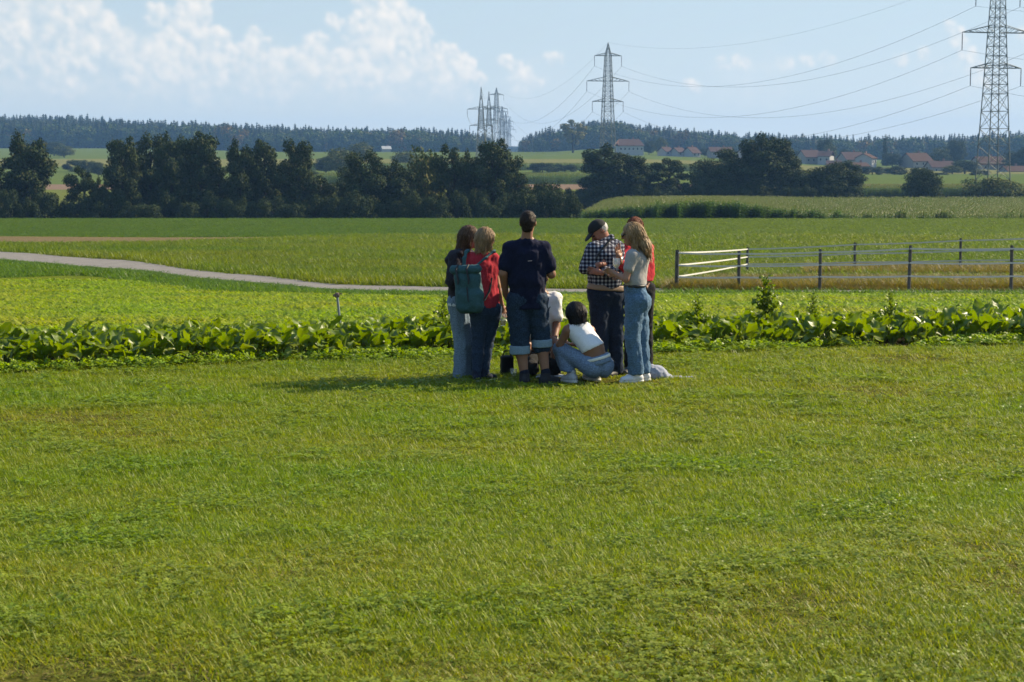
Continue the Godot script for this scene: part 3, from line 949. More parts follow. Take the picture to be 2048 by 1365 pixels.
func make_corn() -> void:
	var rng := RandomNumberGenerator.new()
	rng.seed = 505
	M.corn = leafy(0.45, Color(0.85, 1.0, 0.15), 0.45)
	var kinds := [corn_plant(rng), corn_plant(rng)]
	var rows := [PackedFloat32Array(), PackedFloat32Array()]
	for k in 60000:
		var d := 203.0 + 122.0 * pow(rng.randf(), 1.3)
		var px := rng.randf_range(1165.0, 2300.0)
		var x := (px - CX) / FPX * d
		# the near border swings back to the left
		var front := 203.0 + 10.0 * smoothstep(1330.0, 1190.0, px) + 5.0 * patch.get_noise_1d(px * 0.06) + 3.0 * rng.randf()
		if d < front: continue
		if px < 1250.0 and d > 215.0 + (px - 1110.0) * 0.8: continue
		var z := rng.randf_range(0.9, 1.08)
		put(rows[k % 2], turned(rng, 1.3, z, 0.06), Vector3(x, hh(x, d) - 0.02, -d), Color(1, 1, 1) * rng.randf_range(0.85, 1.15))
	# a close border row, and strips of maize in the valley
	for k in 2600:
		var px2 := rng.randf_range(1170.0, 1680.0)
		var d2 := 203.0 + 10.0 * smoothstep(1330.0, 1190.0, px2) + 5.0 * patch.get_noise_1d(px2 * 0.06) + rng.randf_range(0.0, 4.5)
		var x2 := (px2 - CX) / FPX * d2
		put(rows[k % 2], turned(rng, 1.1, rng.randf_range(0.72, 1.06), 0.1), Vector3(x2, hh(x2, d2) - 0.02, -d2), Color(0.9, 1.05, 0.9) * rng.randf_range(0.8, 1.1))
	scatter("maize_field", kinds[0], M.corn, rows[0], "field of ripening maize on the rise behind the meadow")
	scatter("maize_field", kinds[1], M.corn, rows[1], "field of ripening maize on the rise behind the meadow")
	var far_rows := PackedFloat32Array()
	for k in 9000:
		var zone := k % 3
		var d3: float = [rng.randf_range(486.0, 520.0), rng.randf_range(640.0, 660.0), rng.randf_range(395.0, 420.0)][zone]
		var px3: float = [rng.randf_range(560.0, 1230.0), rng.randf_range(600.0, 1400.0), rng.randf_range(1700.0, 2250.0)][zone]
		var x3 := (px3 - CX) / FPX * d3
		put(far_rows, turned(rng, 2.0, 1.05, 0.05), Vector3(x3, hh(x3, d3) - 0.02, -d3), Color(1.15, 1.05, 0.9) * rng.randf_range(0.8, 1.15))
	scatter("valley_maize", kinds[0], M.corn, far_rows, "strips of maize in the valley beyond the trees")

# ---------------------------------------------------------------- trees
func crown(rng: RandomNumberGenerator, lobes: Array, leaves: int, leaf: float, tones: Array) -> ArrayMesh:
	# lobes: [centre, radius x, radius y]; leaf clumps sit mostly near each lobe's skin
	var s := Shape.new()
	var total := 0.0
	for l in lobes: total += l[1] * l[1] * l[2]
	for l in lobes:
		var count := int(leaves * l[1] * l[1] * l[2] / total)
		for i in count:
			var d := Vector3(rng.randfn(), rng.randfn(), rng.randfn()).normalized()
			var r := pow(rng.randf(), 0.33)
			r *= 1.0 + 0.35 * fold.get_noise_3d(d.x * 2.5 + l[0].x * 3.0, d.y * 2.5 + l[0].y, d.z * 2.5)
			var p: Vector3 = l[0] + Vector3(d.x * l[1], d.y * l[2], d.z * l[1]) * r
			var nn := (d + Vector3(rng.randfn(), rng.randfn() + 0.5, rng.randfn()) * 0.7).normalized()
			var u := nn.cross(Vector3(rng.randfn(), rng.randfn(), rng.randfn())).normalized()
			var w := nn.cross(u)
			var z := leaf * rng.randf_range(0.6, 1.4)
			var c: Color = tones[rng.randi() % tones.size()] * rng.randf_range(0.75, 1.3)
			var k := s.vert(p - u * z * 0.5, nn, c)
			s.vert(p + w * z * 0.32 + nn * z * 0.1, nn, c); s.vert(p + u * z * 0.55, nn, c); s.vert(p - w * z * 0.32 + nn * z * 0.1, nn, c)
			s.tri(k, k + 1, k + 2); s.tri(k, k + 2, k + 3)
	return s.mesh()

func trunk(rng: RandomNumberGenerator, lobes: Array, height: float, r: float) -> ArrayMesh:
	var s := Shape.new()
	var lean := Vector3(rng.randf_range(-0.04, 0.04), 0, rng.randf_range(-0.04, 0.04)) * height
	s.tube([Vector3(0, -0.06 * height, 0), lean * 0.2 + Vector3(0, height * 0.25, 0), lean * 0.6 + Vector3(0, height * 0.6, 0), lean + Vector3(0, height * 0.92, 0)], [r * 1.25, r, r * 0.6, r * 0.12], 8)
	for l in lobes:
		var c: Vector3 = l[0]
		var y := clampf(c.y - 0.18 * height, 0.12 * height, 0.8 * height)
		var a := lean * (y / height) + Vector3(0, y, 0)
		s.tube([a, a.lerp(c, 0.55) + Vector3(0, 0.02 * height, 0), c], [r * 0.4, r * 0.25, r * 0.06], 5)
	return s.mesh()

# unit trees: 1 m tall, scaled to size when planted
var tree_kinds := {}
func tree_kind(called: String, rng: RandomNumberGenerator, leaves: int, leaf: float, tones: Array) -> void:
	var lobes := []
	match called:
		"alder":
			for i in 19:
				var t := i / 18.0
				var y := lerpf(0.16, 0.905, t)
				var w := 0.185 * sqrt(maxf(0.08, 1.0 - pow((y - 0.48) / 0.50, 4.0))) * rng.randf_range(0.8, 1.15)
				var a := i * 2.4 + rng.randf()
				lobes.append([Vector3(cos(a) * w * 0.8, y, sin(a) * w * 0.8), w * rng.randf_range(0.5, 0.85), 0.08 * rng.randf_range(0.8, 1.35)])
		"open_alder":
			for i in 13:
				var t2 := i / 12.0
				var y2 := lerpf(0.32, 0.9, t2)
				var w2 := (0.10 + 0.10 * sin(PI * t2)) * rng.randf_range(0.75, 1.2)
				var a2 := i * 2.4 + rng.randf()
				lobes.append([Vector3(cos(a2) * w2 * 0.95, y2, sin(a2) * w2 * 0.95), w2 * 0.62, 0.075 * rng.randf_range(0.7, 1.2)])
		"round":
			for i in 14:
				var a3 := i * 2.4
				var y3 := lerpf(0.24, 0.84, i / 13.0)
				var w3 := 0.36 * sqrt(maxf(0.05, 1.0 - pow((y3 - 0.45) / 0.52, 2.0)))
				lobes.append([Vector3(cos(a3) * w3 * 0.7, y3, sin(a3) * w3 * 0.7), w3 * 0.55 + 0.05, 0.13 * rng.randf_range(0.8, 1.2)])
		"bush":
			for i in 16:
				var a4 := i * 2.4
				var y4 := lerpf(0.15, 0.8, rng.randf())
				var w4 := 0.5 * sqrt(maxf(0.05, 1.0 - pow((y4 - 0.2) / 0.8, 2.0)))
				lobes.append([Vector3(cos(a4) * w4 * 0.8, y4, sin(a4) * w4 * 0.8), 0.2 * rng.randf_range(0.7, 1.2), 0.17 * rng.randf_range(0.7, 1.3)])
		"cypress":
			for i in 9:
				lobes.append([Vector3(rng.randf_range(-0.03, 0.03), lerpf(0.1, 0.9, i / 8.0), rng.randf_range(-0.03, 0.03)), lerpf(0.13, 0.05, i / 8.0), 0.1])
	var key := called
	while tree_kinds.has(key): key += "+"
	tree_kinds[key] = [crown(rng, lobes, leaves, leaf, tones), trunk(rng, lobes, 0.95 if called != "bush" else 0.6, 0.022 if called != "bush" else 0.02)]

func plant(kind: String, px: float, depth: float, top_row: float, half: float, label: String, group: String, mat: Material, turn: float, called := "tree", category := "tree") -> void:
	var g := on_ground(px, depth, 0.15)
	var h := at(px, top_row, depth).y - g.y
	if h < 0.5: h = 0.5
	var o := thing(called, label, category, g, group)
	var spread := half / FPX * depth / 0.26 if not kind.begins_with("bush") and not kind.begins_with("round") else half / FPX * depth / (0.55 if kind.begins_with("bush") else 0.40)
	if kind.begins_with("cypress"): spread = half / FPX * depth / 0.14
	var b := Basis(Vector3.UP, turn) * Basis.from_scale(Vector3(spread, h, spread))
	part("trunk", tree_kinds[kind][1], M.bark, o, Transform3D(b, Vector3.ZERO))
	part("crown", tree_kinds[kind][0], mat, o, Transform3D(b, Vector3.ZERO))

func make_trees() -> void:
	var rng := RandomNumberGenerator.new()
	rng.seed = 606
	M.bark = stained([Color(0.03, 0.026, 0.02), Color(0.055, 0.048, 0.04)], [], 0.6, 2.0, 191, 0.95)
	M.foliage = leafy(0.7, Color(0.34, 0.4, 0.10), 0.15)
	var dark := [Color(0.030, 0.046, 0.016), Color(0.036, 0.052, 0.018), Color(0.042, 0.058, 0.020), Color(0.056, 0.060, 0.024)]
	var warm := [Color(0.06, 0.08, 0.02), Color(0.08, 0.095, 0.025), Color(0.11, 0.10, 0.03)]
	for k in 3: tree_kind("alder", rng, 15000, 0.025, dark)
	for k in 2: tree_kind("open_alder", rng, 8000, 0.024, dark)
	tree_kind("round", rng, 14000, 0.030, dark)
	for k in 2: tree_kind("bush", rng, 10000, 0.040, dark)
	tree_kind("round", rng, 4200, 0.045, warm)      # round+
	tree_kind("open_alder", rng, 3600, 0.035, [Color(0.15, 0.14, 0.04), Color(0.20, 0.16, 0.06), Color(0.12, 0.13, 0.035)])   # open_alder++
	tree_kind("cypress", rng, 2600, 0.03, dark)
	tree_kind("bush", rng, 3600, 0.055, [Color(0.10, 0.11, 0.02), Color(0.07, 0.09, 0.02), Color(0.14, 0.13, 0.025)])   # bush++
	var row := "trees along the stream behind the meadow"
	var alders := -1
	var tall := "tall dark alder tree in the row along the stream"
	for a in [["alder", 57, 240, 262, 62, "broad dark alder tree standing apart at the row's end"], ["open_alder", -30, 236, 300, 50, tall], ["open_alder+", 168, 236, 325, 40, "thin see-through young tree between two dark alders"], ["open_alder", 205, 234, 350, 24, "small spindly tree beside a field gap"],
			["alder+", 250, 240, 266, 46, tall], ["alder++", 303, 244, 262, 42, tall], ["alder", 345, 238, 264, 40, tall], ["alder++", 372, 246, 268, 40, tall], ["alder+", 402, 240, 256, 48, tall], ["open_alder", 440, 242, 330, 40, tall],
			["alder", 480, 240, 276, 40, tall], ["alder+", 530, 242, 272, 42, tall], ["alder", 565, 246, 330, 40, tall], ["alder++", 597, 238, 275, 48, tall], ["open_alder+", 640, 240, 345, 42, "pale sparse young tree next to a dark alder"],
			["alder+", 700, 244, 350, 40, tall], ["alder++", 733, 238, 297, 50, tall], ["alder", 790, 240, 318, 44, tall], ["round+", 850, 244, 284, 46, "lighter yellow-green tree among the dark alders"], ["open_alder+", 905, 238, 280, 50, "loose-crowned alder with gaps showing the fields"], ["alder", 935, 240, 300, 34, tall],
			["alder+", 988, 238, 270, 52, "tall pointed alder in front of a lattice pylon"], ["alder++", 1022, 240, 310, 42, tall],
			["bush", 1092, 236, 355, 44, "dark low bush in the gap between the tree groups"],
			["alder", 1205, 330, 287, 62, "broad dark tree in front of the central pylon"], ["alder+", 1262, 332, 305, 52, "dark tree leaning on its taller neighbour beside the maize"], ["open_alder", 1335, 335, 312, 54, "brownish open-crowned tree behind the maize field's rounded end"], ["open_alder+", 1300, 338, 345, 40, "low sparse tree under the brownish open-crowned one"],
			["round", 1425, 336, 310, 58, "dense round tree behind the maize field"], ["alder++", 1478, 338, 292, 58, "tall tree shouldering the highest tree behind the maize"], ["alder", 1518, 334, 266, 60, "highest tree of the group behind the maize"], ["alder+", 1556, 336, 268, 44, "slim tall tree beside the highest one behind the maize"],
			["round", 1608, 336, 330, 46, "small round tree next to the slim tall one behind the maize"], ["round", 1655, 334, 322, 44, "small round tree second from the end of the row behind the maize"], ["alder++", 1692, 336, 320, 44, "small tree closing the row behind the maize"],
			["round", 1845, 345, 330, 42, "lone round bushy tree standing behind the maize field"]]:
		var lb: String = a[5]
		if lb == tall:
			alders += 1
			lb = ["tall dark alder at the very end of the row, half cut off", "first", "second", "third", "fourth", "fifth", "sixth", "seventh", "eighth", "ninth", "tenth", "eleventh", "twelfth", "thirteenth", "fourteenth", "fifteenth", "sixteenth"][alders]
			if alders > 0: lb += " tall dark alder along the stream from the spindly tree towards the pylons"
		plant(a[0], a[1], a[2], a[3], a[4] * 0.86, lb, row, M.foliage, rng.randf() * TAU)
	for i in 22:
		var px0 := -40.0 + i * 50.0 + rng.randf_range(-12.0, 12.0)
		if (px0 > 100.0 and px0 < 225.0) or (px0 > 625.0 and px0 < 690.0) or px0 > 1020.0: continue
		plant(["alder", "open_alder+", "alder++", "round"][i % 4], px0, 252.0 + rng.randf_range(0.0, 10.0), rng.randf_range(322.0, 358.0), rng.randf_range(26.0, 38.0), "lower tree of the second rank closing the gaps between the alders", "second rank of trees along the stream", M.foliage, rng.randf() * TAU)
	# undergrowth in the shade of the stream
	for i in 34:
		var px := -60.0 + i * 36.0 + rng.randf_range(-9.0, 9.0)
		if px > 190.0 and px < 215.0: continue
		plant(["bush", "bush+"][i % 2], px, 228.0 + rng.randf_range(0.0, 8.0), rng.randf_range(372.0, 405.0), rng.randf_range(26.0, 38.0), "dark shaded shrub filling the foot of the stream-side trees", "shrubs under the stream-side trees", M.foliage, rng.randf() * TAU, "shrub", "shrub")
	for i in 16:
		var px2 := 1150.0 + i * 36.0 + rng.randf_range(-9.0, 9.0)
		plant(["bush", "bush+"][i % 2], px2, 328.0 + rng.randf_range(0.0, 5.0), rng.randf_range(358.0, 380.0), rng.randf_range(26.0, 38.0), "dark shrub closing the gaps under the trees behind the maize", "shrubs behind the maize field", M.foliage, rng.randf() * TAU, "shrub", "shrub")
	for a in [[1962, 352, 44, "yellow-green shrub at the foot of the near pylon"], [2005, 356, 44, "dark shrub crowding the legs of the near pylon"], [2070, 372, 36, "dark shrub crowding the legs of the near pylon"]]:
		plant("bush++", a[0], 385.0, a[1], a[2], a[3], "shrubs round the pylon foot", M.foliage, rng.randf() * TAU, "shrub", "shrub")
	# hazier trees of the valley
	var v := "scattered trees in the valley"
	for a in [["round+", 678, 560, 292, 30, "tall hazy tree between the dark alders and the white hut"], ["round", 652, 600, 312, 22, "small hazy tree leaning on a taller one near the hut's field"], ["bush", 560, 520, 330, 30, "hazy bush seen through the alder row's gap"], ["round+", 720, 760, 282, 26, "rounded dark tree clump in front of the wood near the hut"], ["bush", 1085, 610, 324, 30, "pale bush on the green strip between the maize strips"], ["bush+", 1130, 620, 326, 26, "pale bush beside the broad dark tree on the green strip"], ["bush", 1060, 500, 352, 20, "small bush on the maize strip by the pointed alder"], ["round+", 128, 900, 290, 20, "lighter round tree before the wooded hill behind the broad alder"], ["round", 108, 950, 282, 22, "dark round tree before the wooded hill behind the broad alder"], ["bush", 150, 620, 318, 26, "reddish hazy bush on the slope behind the thin young tree"], ["round", 196, 560, 322, 12, "small pointed tree on the slope beside the alder row"], ["bush+", 175, 600, 318, 20, "hazy bush beside the small pointed tree on the slope"], ["bush", 1260, 640, 330, 26, "hazy bush behind the dark tree below the farmhouse"], ["round+", 810, 700, 300, 26, "hazy tree behind the yellow-green one in the alder row"], ["bush+", 610, 500, 340, 34, "pale bush beside the sparse young tree in the valley"]]:
		plant(a[0], a[1], a[2], a[3], a[4], a[5], v, M.foliage, rng.randf() * TAU)
	plant("open_alder++", 1146, 1080, 236, 24, "tall pale yellowish tree in front of the wooded hill", "", M.foliage, 0.4)
	var w := "trees among the village houses"
	for a in [["round", 1298, 1010, 280, 12, "dark tree at the end of the large farmhouse"], ["round+", 1322, 1020, 272, 13, "taller tree between the farmhouse and the row houses"], ["cypress", 1770, 900, 268, 8, "dark column-shaped conifer among the village roofs"], ["round", 1650, 940, 274, 18, "tall tree above the white house in the village"], ["round+", 1660, 930, 286, 14, "lighter tree beside the white house in the village"], ["round", 1785, 860, 304, 18, "round tree at the foot of the column-shaped conifer"], ["round+", 1880, 900, 292, 20, "tree behind the long low red-roofed farm building"], ["round", 1912, 905, 276, 20, "tall tree between the farm building and the pylon"], ["round", 1930, 700, 318, 26, "round tree in front of the barn by the pylon"], ["round+", 1905, 690, 330, 20, "smaller lighter tree beside the round one by the barn"], ["round", 2032, 820, 300, 24, "dense tree beyond the pylon above the white house"], ["round", 2060, 820, 290, 24, "taller dense tree beyond the pylon, partly cut off"], ["bush", 1745, 640, 332, 26, "hedge bush below the broad orange roof"], ["bush+", 1790, 650, 330, 26, "hedge bush below the column-shaped conifer"], ["bush", 1700, 640, 340, 26, "hedge bush before the low white house"], ["round+", 1720, 900, 300, 14, "small tree behind the small pale house"], ["round", 1600, 930, 300, 16, "tree beside the cream house with red roof"], ["round+", 1575, 940, 292, 14, "thin tree above the house behind the slim tall tree"], ["bush", 1840, 640, 336, 22, "hedge bush behind the lone round bushy tree"], ["round", 1410, 1000, 296, 12, "tree beside the row house with the steepest roof"], ["bush+", 1880, 640, 345, 20, "hedge bush below the long low farm building"], ["bush", 1960, 620, 340, 22, "hedge bush in front of the pylon's far legs"], ["round", 1690, 960, 296, 12, "small tree behind the broad orange roof"], ["round+", 1835, 930, 300, 10, "small tree above the big brown-roofed barn"], ["round", 1455, 980, 290, 16, "tree above the long cream house"], ["bush", 1652, 620, 345, 24, "hedge bush before the village front row"]]:
		plant(a[0], a[1], a[2], a[3], a[4], a[5], w, M.foliage, rng.randf() * TAU)

func conifer(rng: RandomNumberGenerator, tones: Array) -> ArrayMesh:
	var s := Shape.new()
	s.tube([Vector3(0, -0.05, 0), Vector3(0, 0.98, 0)], [0.014, 0.002], 5, Color(0.04, 0.03, 0.025))
	for t in 13:
		var y := 0.12 + 0.86 * t / 13.0
		var r := 0.17 * pow(1.0 - (y - 0.1) / 0.92, 0.8) + 0.006
		var n := 9
		for k in n:
			var a := TAU * k / n + t * 0.7 + rng.randf_range(-0.2, 0.2)
			var d := Vector3(cos(a), 0, sin(a))
			var e := Vector3(-sin(a), 0, cos(a))
			var rr := r * rng.randf_range(0.75, 1.2)
			var c: Color = tones[rng.randi() % tones.size()] * rng.randf_range(0.8, 1.2)
			s.quad(Vector3(0, y + 0.03, 0), d * rr * 0.6 + e * rr * 0.35 + Vector3(0, y - 0.01, 0), d * rr + Vector3(0, y - 0.045, 0), d * rr * 0.6 - e * rr * 0.35 + Vector3(0, y - 0.01, 0), c)
	return s.mesh()

func make_forest() -> void:
	var rng := RandomNumberGenerator.new()
	rng.seed = 707
	M.needles = leafy(0.7, Color(0.3, 0.4, 0.15), 0.25)
	var dark := [Color(0.016, 0.028, 0.014), Color(0.022, 0.036, 0.018), Color(0.028, 0.042, 0.02)]
	var rows := [PackedFloat32Array(), PackedFloat32Array(), PackedFloat32Array(), PackedFloat32Array()]
	var kinds := [conifer(rng, dark), conifer(rng, dark)]
	var lob := []
	for i in 10:
		var a := i * 2.4
		var y := lerpf(0.3, 0.82, i / 9.0)
		lob.append([Vector3(cos(a) * 0.16, y, sin(a) * 0.16), 0.17, 0.14])
	var leaf_kind := crown(rng, lob, 700, 0.09, [Color(0.055, 0.085, 0.02), Color(0.075, 0.10, 0.022), Color(0.095, 0.10, 0.028)])
	for k in 20000:
		var d := 1385.0 + 430.0 * pow(rng.randf(), 1.3)
		if k % 6 == 0: d = 1372.0 + rng.randf() * 40.0
		var px := rng.randf_range(-420.0, 2460.0)
		var x := (px - CX) / FPX * d
		var clump := patch.get_noise_2d(x * 0.02, d * 0.02)
		var gap := absf(px - 1022.0) < 22.0 and d < 1800.0
		if gap: continue
		var h := rng.randf_range(19.0, 26.0) + clump * 5.0 + (rng.randf_range(2.0, 6.0) if rng.randf() < 0.12 else 0.0)
		h = minf(h, EYE + (295.0 - line(SKYLINE, px)) / FPX * d - hh(x, d) + minf(rng.randf_range(-12.0, 5.0), rng.randf_range(-6.0, 9.0)))
		if h < 6.0: continue
		var broad := rng.randf() < (0.10 + maxf(clump, 0.0) * 1.6) * (1.0 if d < 1600.0 else 0.1) + (0.5 if d < 1420.0 else 0.0)
		var p := Vector3(x, hh(x, d) - 0.5, -d)
		if broad:
			h *= rng.randf_range(0.55, 0.9)
			var autumn := rng.randf()
			put(rows[2], turned(rng, h * 1.2, h, 0.03), p, (Color(2.2, 1.1, 0.8) if autumn < 0.10 else Color(1, 1, 1)) * rng.randf_range(0.75, 1.25))
		else:
			put(rows[k % 2], turned(rng, h * rng.randf_range(0.9, 1.4), h, 0.03), p, Color(1, 1, 1) * rng.randf_range(0.6, 1.3) * (1.0 + clump * 0.5))
	for k in 1800:      # a farther ridge closes the gap
		var d2 := rng.randf_range(2500.0, 2800.0)
		var px2 := rng.randf_range(700.0, 1300.0)
		var x2 := (px2 - CX) / FPX * d2
		var y2 := EYE + (295.0 - 294.0) / FPX * d2 - 22.0
		put(rows[3], turned(rng, 26.0, 24.0, 0.03), Vector3(x2, y2, -d2), Color(1, 1, 1))
	scatter("spruce_forest", kinds[0], M.needles, rows[0], "dark hazy spruce forest on the hills")
	scatter("spruce_forest", kinds[1], M.needles, rows[1], "dark hazy spruce forest on the hills")
	scatter("forest_edge", leaf_kind, M.foliage, rows[2], "broadleaved trees along the edge of the spruce forest")
	scatter("distant_ridge_forest", kinds[1], M.needles, rows[3], "far blue forest in the dip between the hills")

# ---------------------------------------------------------------- village
func house(px: float, depth: float, eave_row: float, ridge_row: float, base_row: float, width_px: float, deep: float, turn: float, wall: Material, roof: Material, label: String, wins: int, hip := 0.0) -> void:
	var b := at(px, base_row, depth)
	var eave := at(px, eave_row, depth).y - b.y
	var ridge := at(px, ridge_row, depth).y - b.y
	var w := width_px / FPX * depth
	var ground := hh(b.x, depth) - b.y
	var o := thing("house", label, "house", b, "houses of the village")
	o.rotation.y = turn
	var hw := w * 0.5
	var hd := deep * 0.5
	var s := Shape.new()
	s.box(Vector3(-hw, minf(ground, 0.0) - 1.5, -hd), Vector3(hw, eave, hd))
	for e in [-1.0, 1.0]:      # gables
		var x: float = e * hw
		var i := s.vert(Vector3(x, eave, -hd), Vector3(e, 0, 0)); s.vert(Vector3(x - e * hip * hw, ridge - 0.15, 0), Vector3(e, 0, 0)); s.vert(Vector3(x, eave, hd), Vector3(e, 0, 0))
		s.tri(i, i + 1, i + 2)
	part("wall", s.mesh(), wall, o)
	var r := Shape.new()
	var ov := 0.5
	for e in [-1.0, 1.0]:
		var lo: float = e * (hd + ov)
		var ly := eave - 0.35
		var rx := hw + ov - hip * hw
		r.quad(Vector3(-hw - ov, ly, lo), Vector3(-rx, ridge, 0), Vector3(rx, ridge, 0), Vector3(hw + ov, ly, lo))
		r.quad(Vector3(-hw - ov, ly + 0.25, lo), Vector3(-rx, ridge + 0.25, 0), Vector3(rx, ridge + 0.25, 0), Vector3(hw + ov, ly + 0.25, lo))
		r.quad(Vector3(-hw - ov, ly, lo), Vector3(hw + ov, ly, lo), Vector3(hw + ov, ly + 0.25, lo), Vector3(-hw - ov, ly + 0.25, lo))
		r.quad(Vector3(e * (hw + ov), ly, -hd - ov), Vector3(e * rx, ridge, 0), Vector3(e * rx, ridge + 0.25, 0), Vector3(e * (hw + ov), ly + 0.25, -hd - ov))
		r.quad(Vector3(e * (hw + ov), ly, hd + ov), Vector3(e * rx, ridge, 0), Vector3(e * rx, ridge + 0.25, 0), Vector3(e * (hw + ov), ly + 0.25, hd + ov))
		if hip > 0.0:
			r.quad(Vector3(e * (hw + ov), ly + 0.2, -hd - ov), Vector3(e * rx, ridge + 0.2, 0), Vector3(e * rx, ridge + 0.21, 0), Vector3(e * (hw + ov), ly + 0.2, hd + ov))
	var rf := part("roof", r.mesh(), roof, o)
	var ch := Shape.new()
	ch.box(Vector3(-0.4, -1.0, -0.4), Vector3(0.4, 1.0, 0.4))
	part("chimney", ch.mesh(), M.chimney, rf, Transform3D(Basis(), Vector3(hw * 0.35, ridge + 0.3, -0.6)))
	var rows_n := 2 if eave > 4.2 else 1
	for j in rows_n:
		for i in wins:
			var s2 := Shape.new()
			s2.box(Vector3(-0.55, -0.7, 0.0), Vector3(0.55, 0.7, 0.06))
			var y := eave * ((j + 0.62) / rows_n) if rows_n > 1 else eave * 0.55
			var win := part("window", s2.mesh(), M.frame, o, Transform3D(Basis(), Vector3(lerpf(-hw, hw, (i + 0.5) / wins), y, hd)))
			var s3 := Shape.new()
			s3.box(Vector3(-0.45, -0.6, 0.06), Vector3(0.45, 0.6, 0.09))
			part("pane", s3.mesh(), M.pane, win)

func make_village() -> void:
	M.chimney = plain(Color(0.2, 0.12, 0.1), 0.9)
	M.frame = plain(Color(0.5, 0.5, 0.48), 0.7)
	M.pane = plain(Color(0.03, 0.035, 0.045), 0.15)
	var white := stained([Color(0.30, 0.30, 0.30), Color(0.36, 0.36, 0.355)], [], 5.0, 5.0, 201, 0.9)
	var cream := stained([Color(0.25, 0.235, 0.205), Color(0.31, 0.29, 0.25)], [], 5.0, 5.0, 203, 0.9)
	var red := stained([Color(0.07, 0.047, 0.042), Color(0.09, 0.062, 0.055), Color(0.11, 0.076, 0.068)], [], 3.0, 5.0, 205, 0.9)
	var brown := stained([Color(0.075, 0.048, 0.036), Color(0.11, 0.07, 0.052)], [], 3.0, 5.0, 207, 0.9)
	house(1258, 980, 291, 279, 306, 50, 12, 0.15, white, red, "large white farmhouse with a long red hipped roof under the wood", 6, 0.25)
	house(1331, 980, 303, 295, 311, 18, 9, 0.5, white, red, "small white row house nearest the large farmhouse", 2)
	house(1356, 975, 304, 296, 312, 18, 9, 0.5, white, red, "middle white row house between two small gabled ones", 2)
	house(1383, 970, 306, 295, 313, 20, 9, 0.6, white, red, "white row house with the steepest roof at the end of the row", 2)
	house(1440, 960, 303, 295, 314, 44, 11, 0.1, cream, red, "long cream house half hidden behind the round trees", 4)
	house(1495, 960, 305, 297, 316, 24, 10, 0.4, white, brown, "house glimpsed behind the highest tree", 2)
	house(1618, 900, 314, 301, 328, 34, 11, 0.3, cream, red, "cream house with red roof beside a thin garden tree", 3)
	house(1652, 890, 312, 303, 328, 24, 10, -0.4, white, red, "white house tucked between two garden trees", 2)
	house(1702, 880, 319, 305, 334, 40, 12, 0.25, cream, red, "broad house with a large orange-red roof in the village middle", 3)
	house(1732, 860, 316, 308, 332, 20, 9, 0.9, white, brown, "small pale house beside the broad orange roof", 2)
	house(1718, 800, 332, 326, 342, 28, 9, 0.2, white, brown, "low white house in front of the broad orange roof", 2)
	house(1668, 800, 330, 322, 340, 26, 9, -0.2, white, red, "low house in the village front row", 2)
	house(1832, 860, 322, 307, 334, 44, 13, 0.35, cream, brown, "big brown-roofed barn house behind the lone round tree", 3)
	house(1880, 800, 334, 323, 348, 46, 13, 0.05, cream, red, "long low red-roofed farm building near the pylon", 3)
	house(1975, 830, 328, 314, 342, 52, 13, 0.2, cream, brown, "brown-roofed barn seen through the pylon's legs", 3)
	house(2026, 780, 342, 333, 356, 40, 11, 0.15, white, brown, "white house beyond the pylon beside the shrubs", 3)
	house(1560, 930, 305, 298, 318, 26, 10, 0.1, white, red, "white house behind the slim tall tree", 2)
	house(772, 1150, 298, 293, 303, 16, 7, 0.2, white, white, "tiny white hut on the far green field", 0)

# ---------------------------------------------------------------- pylons and cables
func lattice(s: Shape, h0: float, h1: float, w0: float, w1: float, n: int, r: float) -> void:
	for i in n:
		var t0 := float(i) / n
		var t1 := float(i + 1) / n
		var a := lerpf(w0, w1, t0) * 0.5
		var b := lerpf(w0, w1, t1) * 0.5
		var ya := lerpf(h0, h1, t0)
		var yb := lerpf(h0, h1, t1)
		var ca := [Vector3(-a, ya, -a), Vector3(a, ya, -a), Vector3(a, ya, a), Vector3(-a, ya, a)]
		var cb := [Vector3(-b, yb, -b), Vector3(b, yb, -b), Vector3(b, yb, b), Vector3(-b, yb, b)]
		for k in 4:
			s.bar(ca[k], cb[(k + 1) % 4], r)
			s.bar(ca[(k + 1) % 4], cb[k], r)
			s.bar(ca[k], ca[(k + 1) % 4], r)

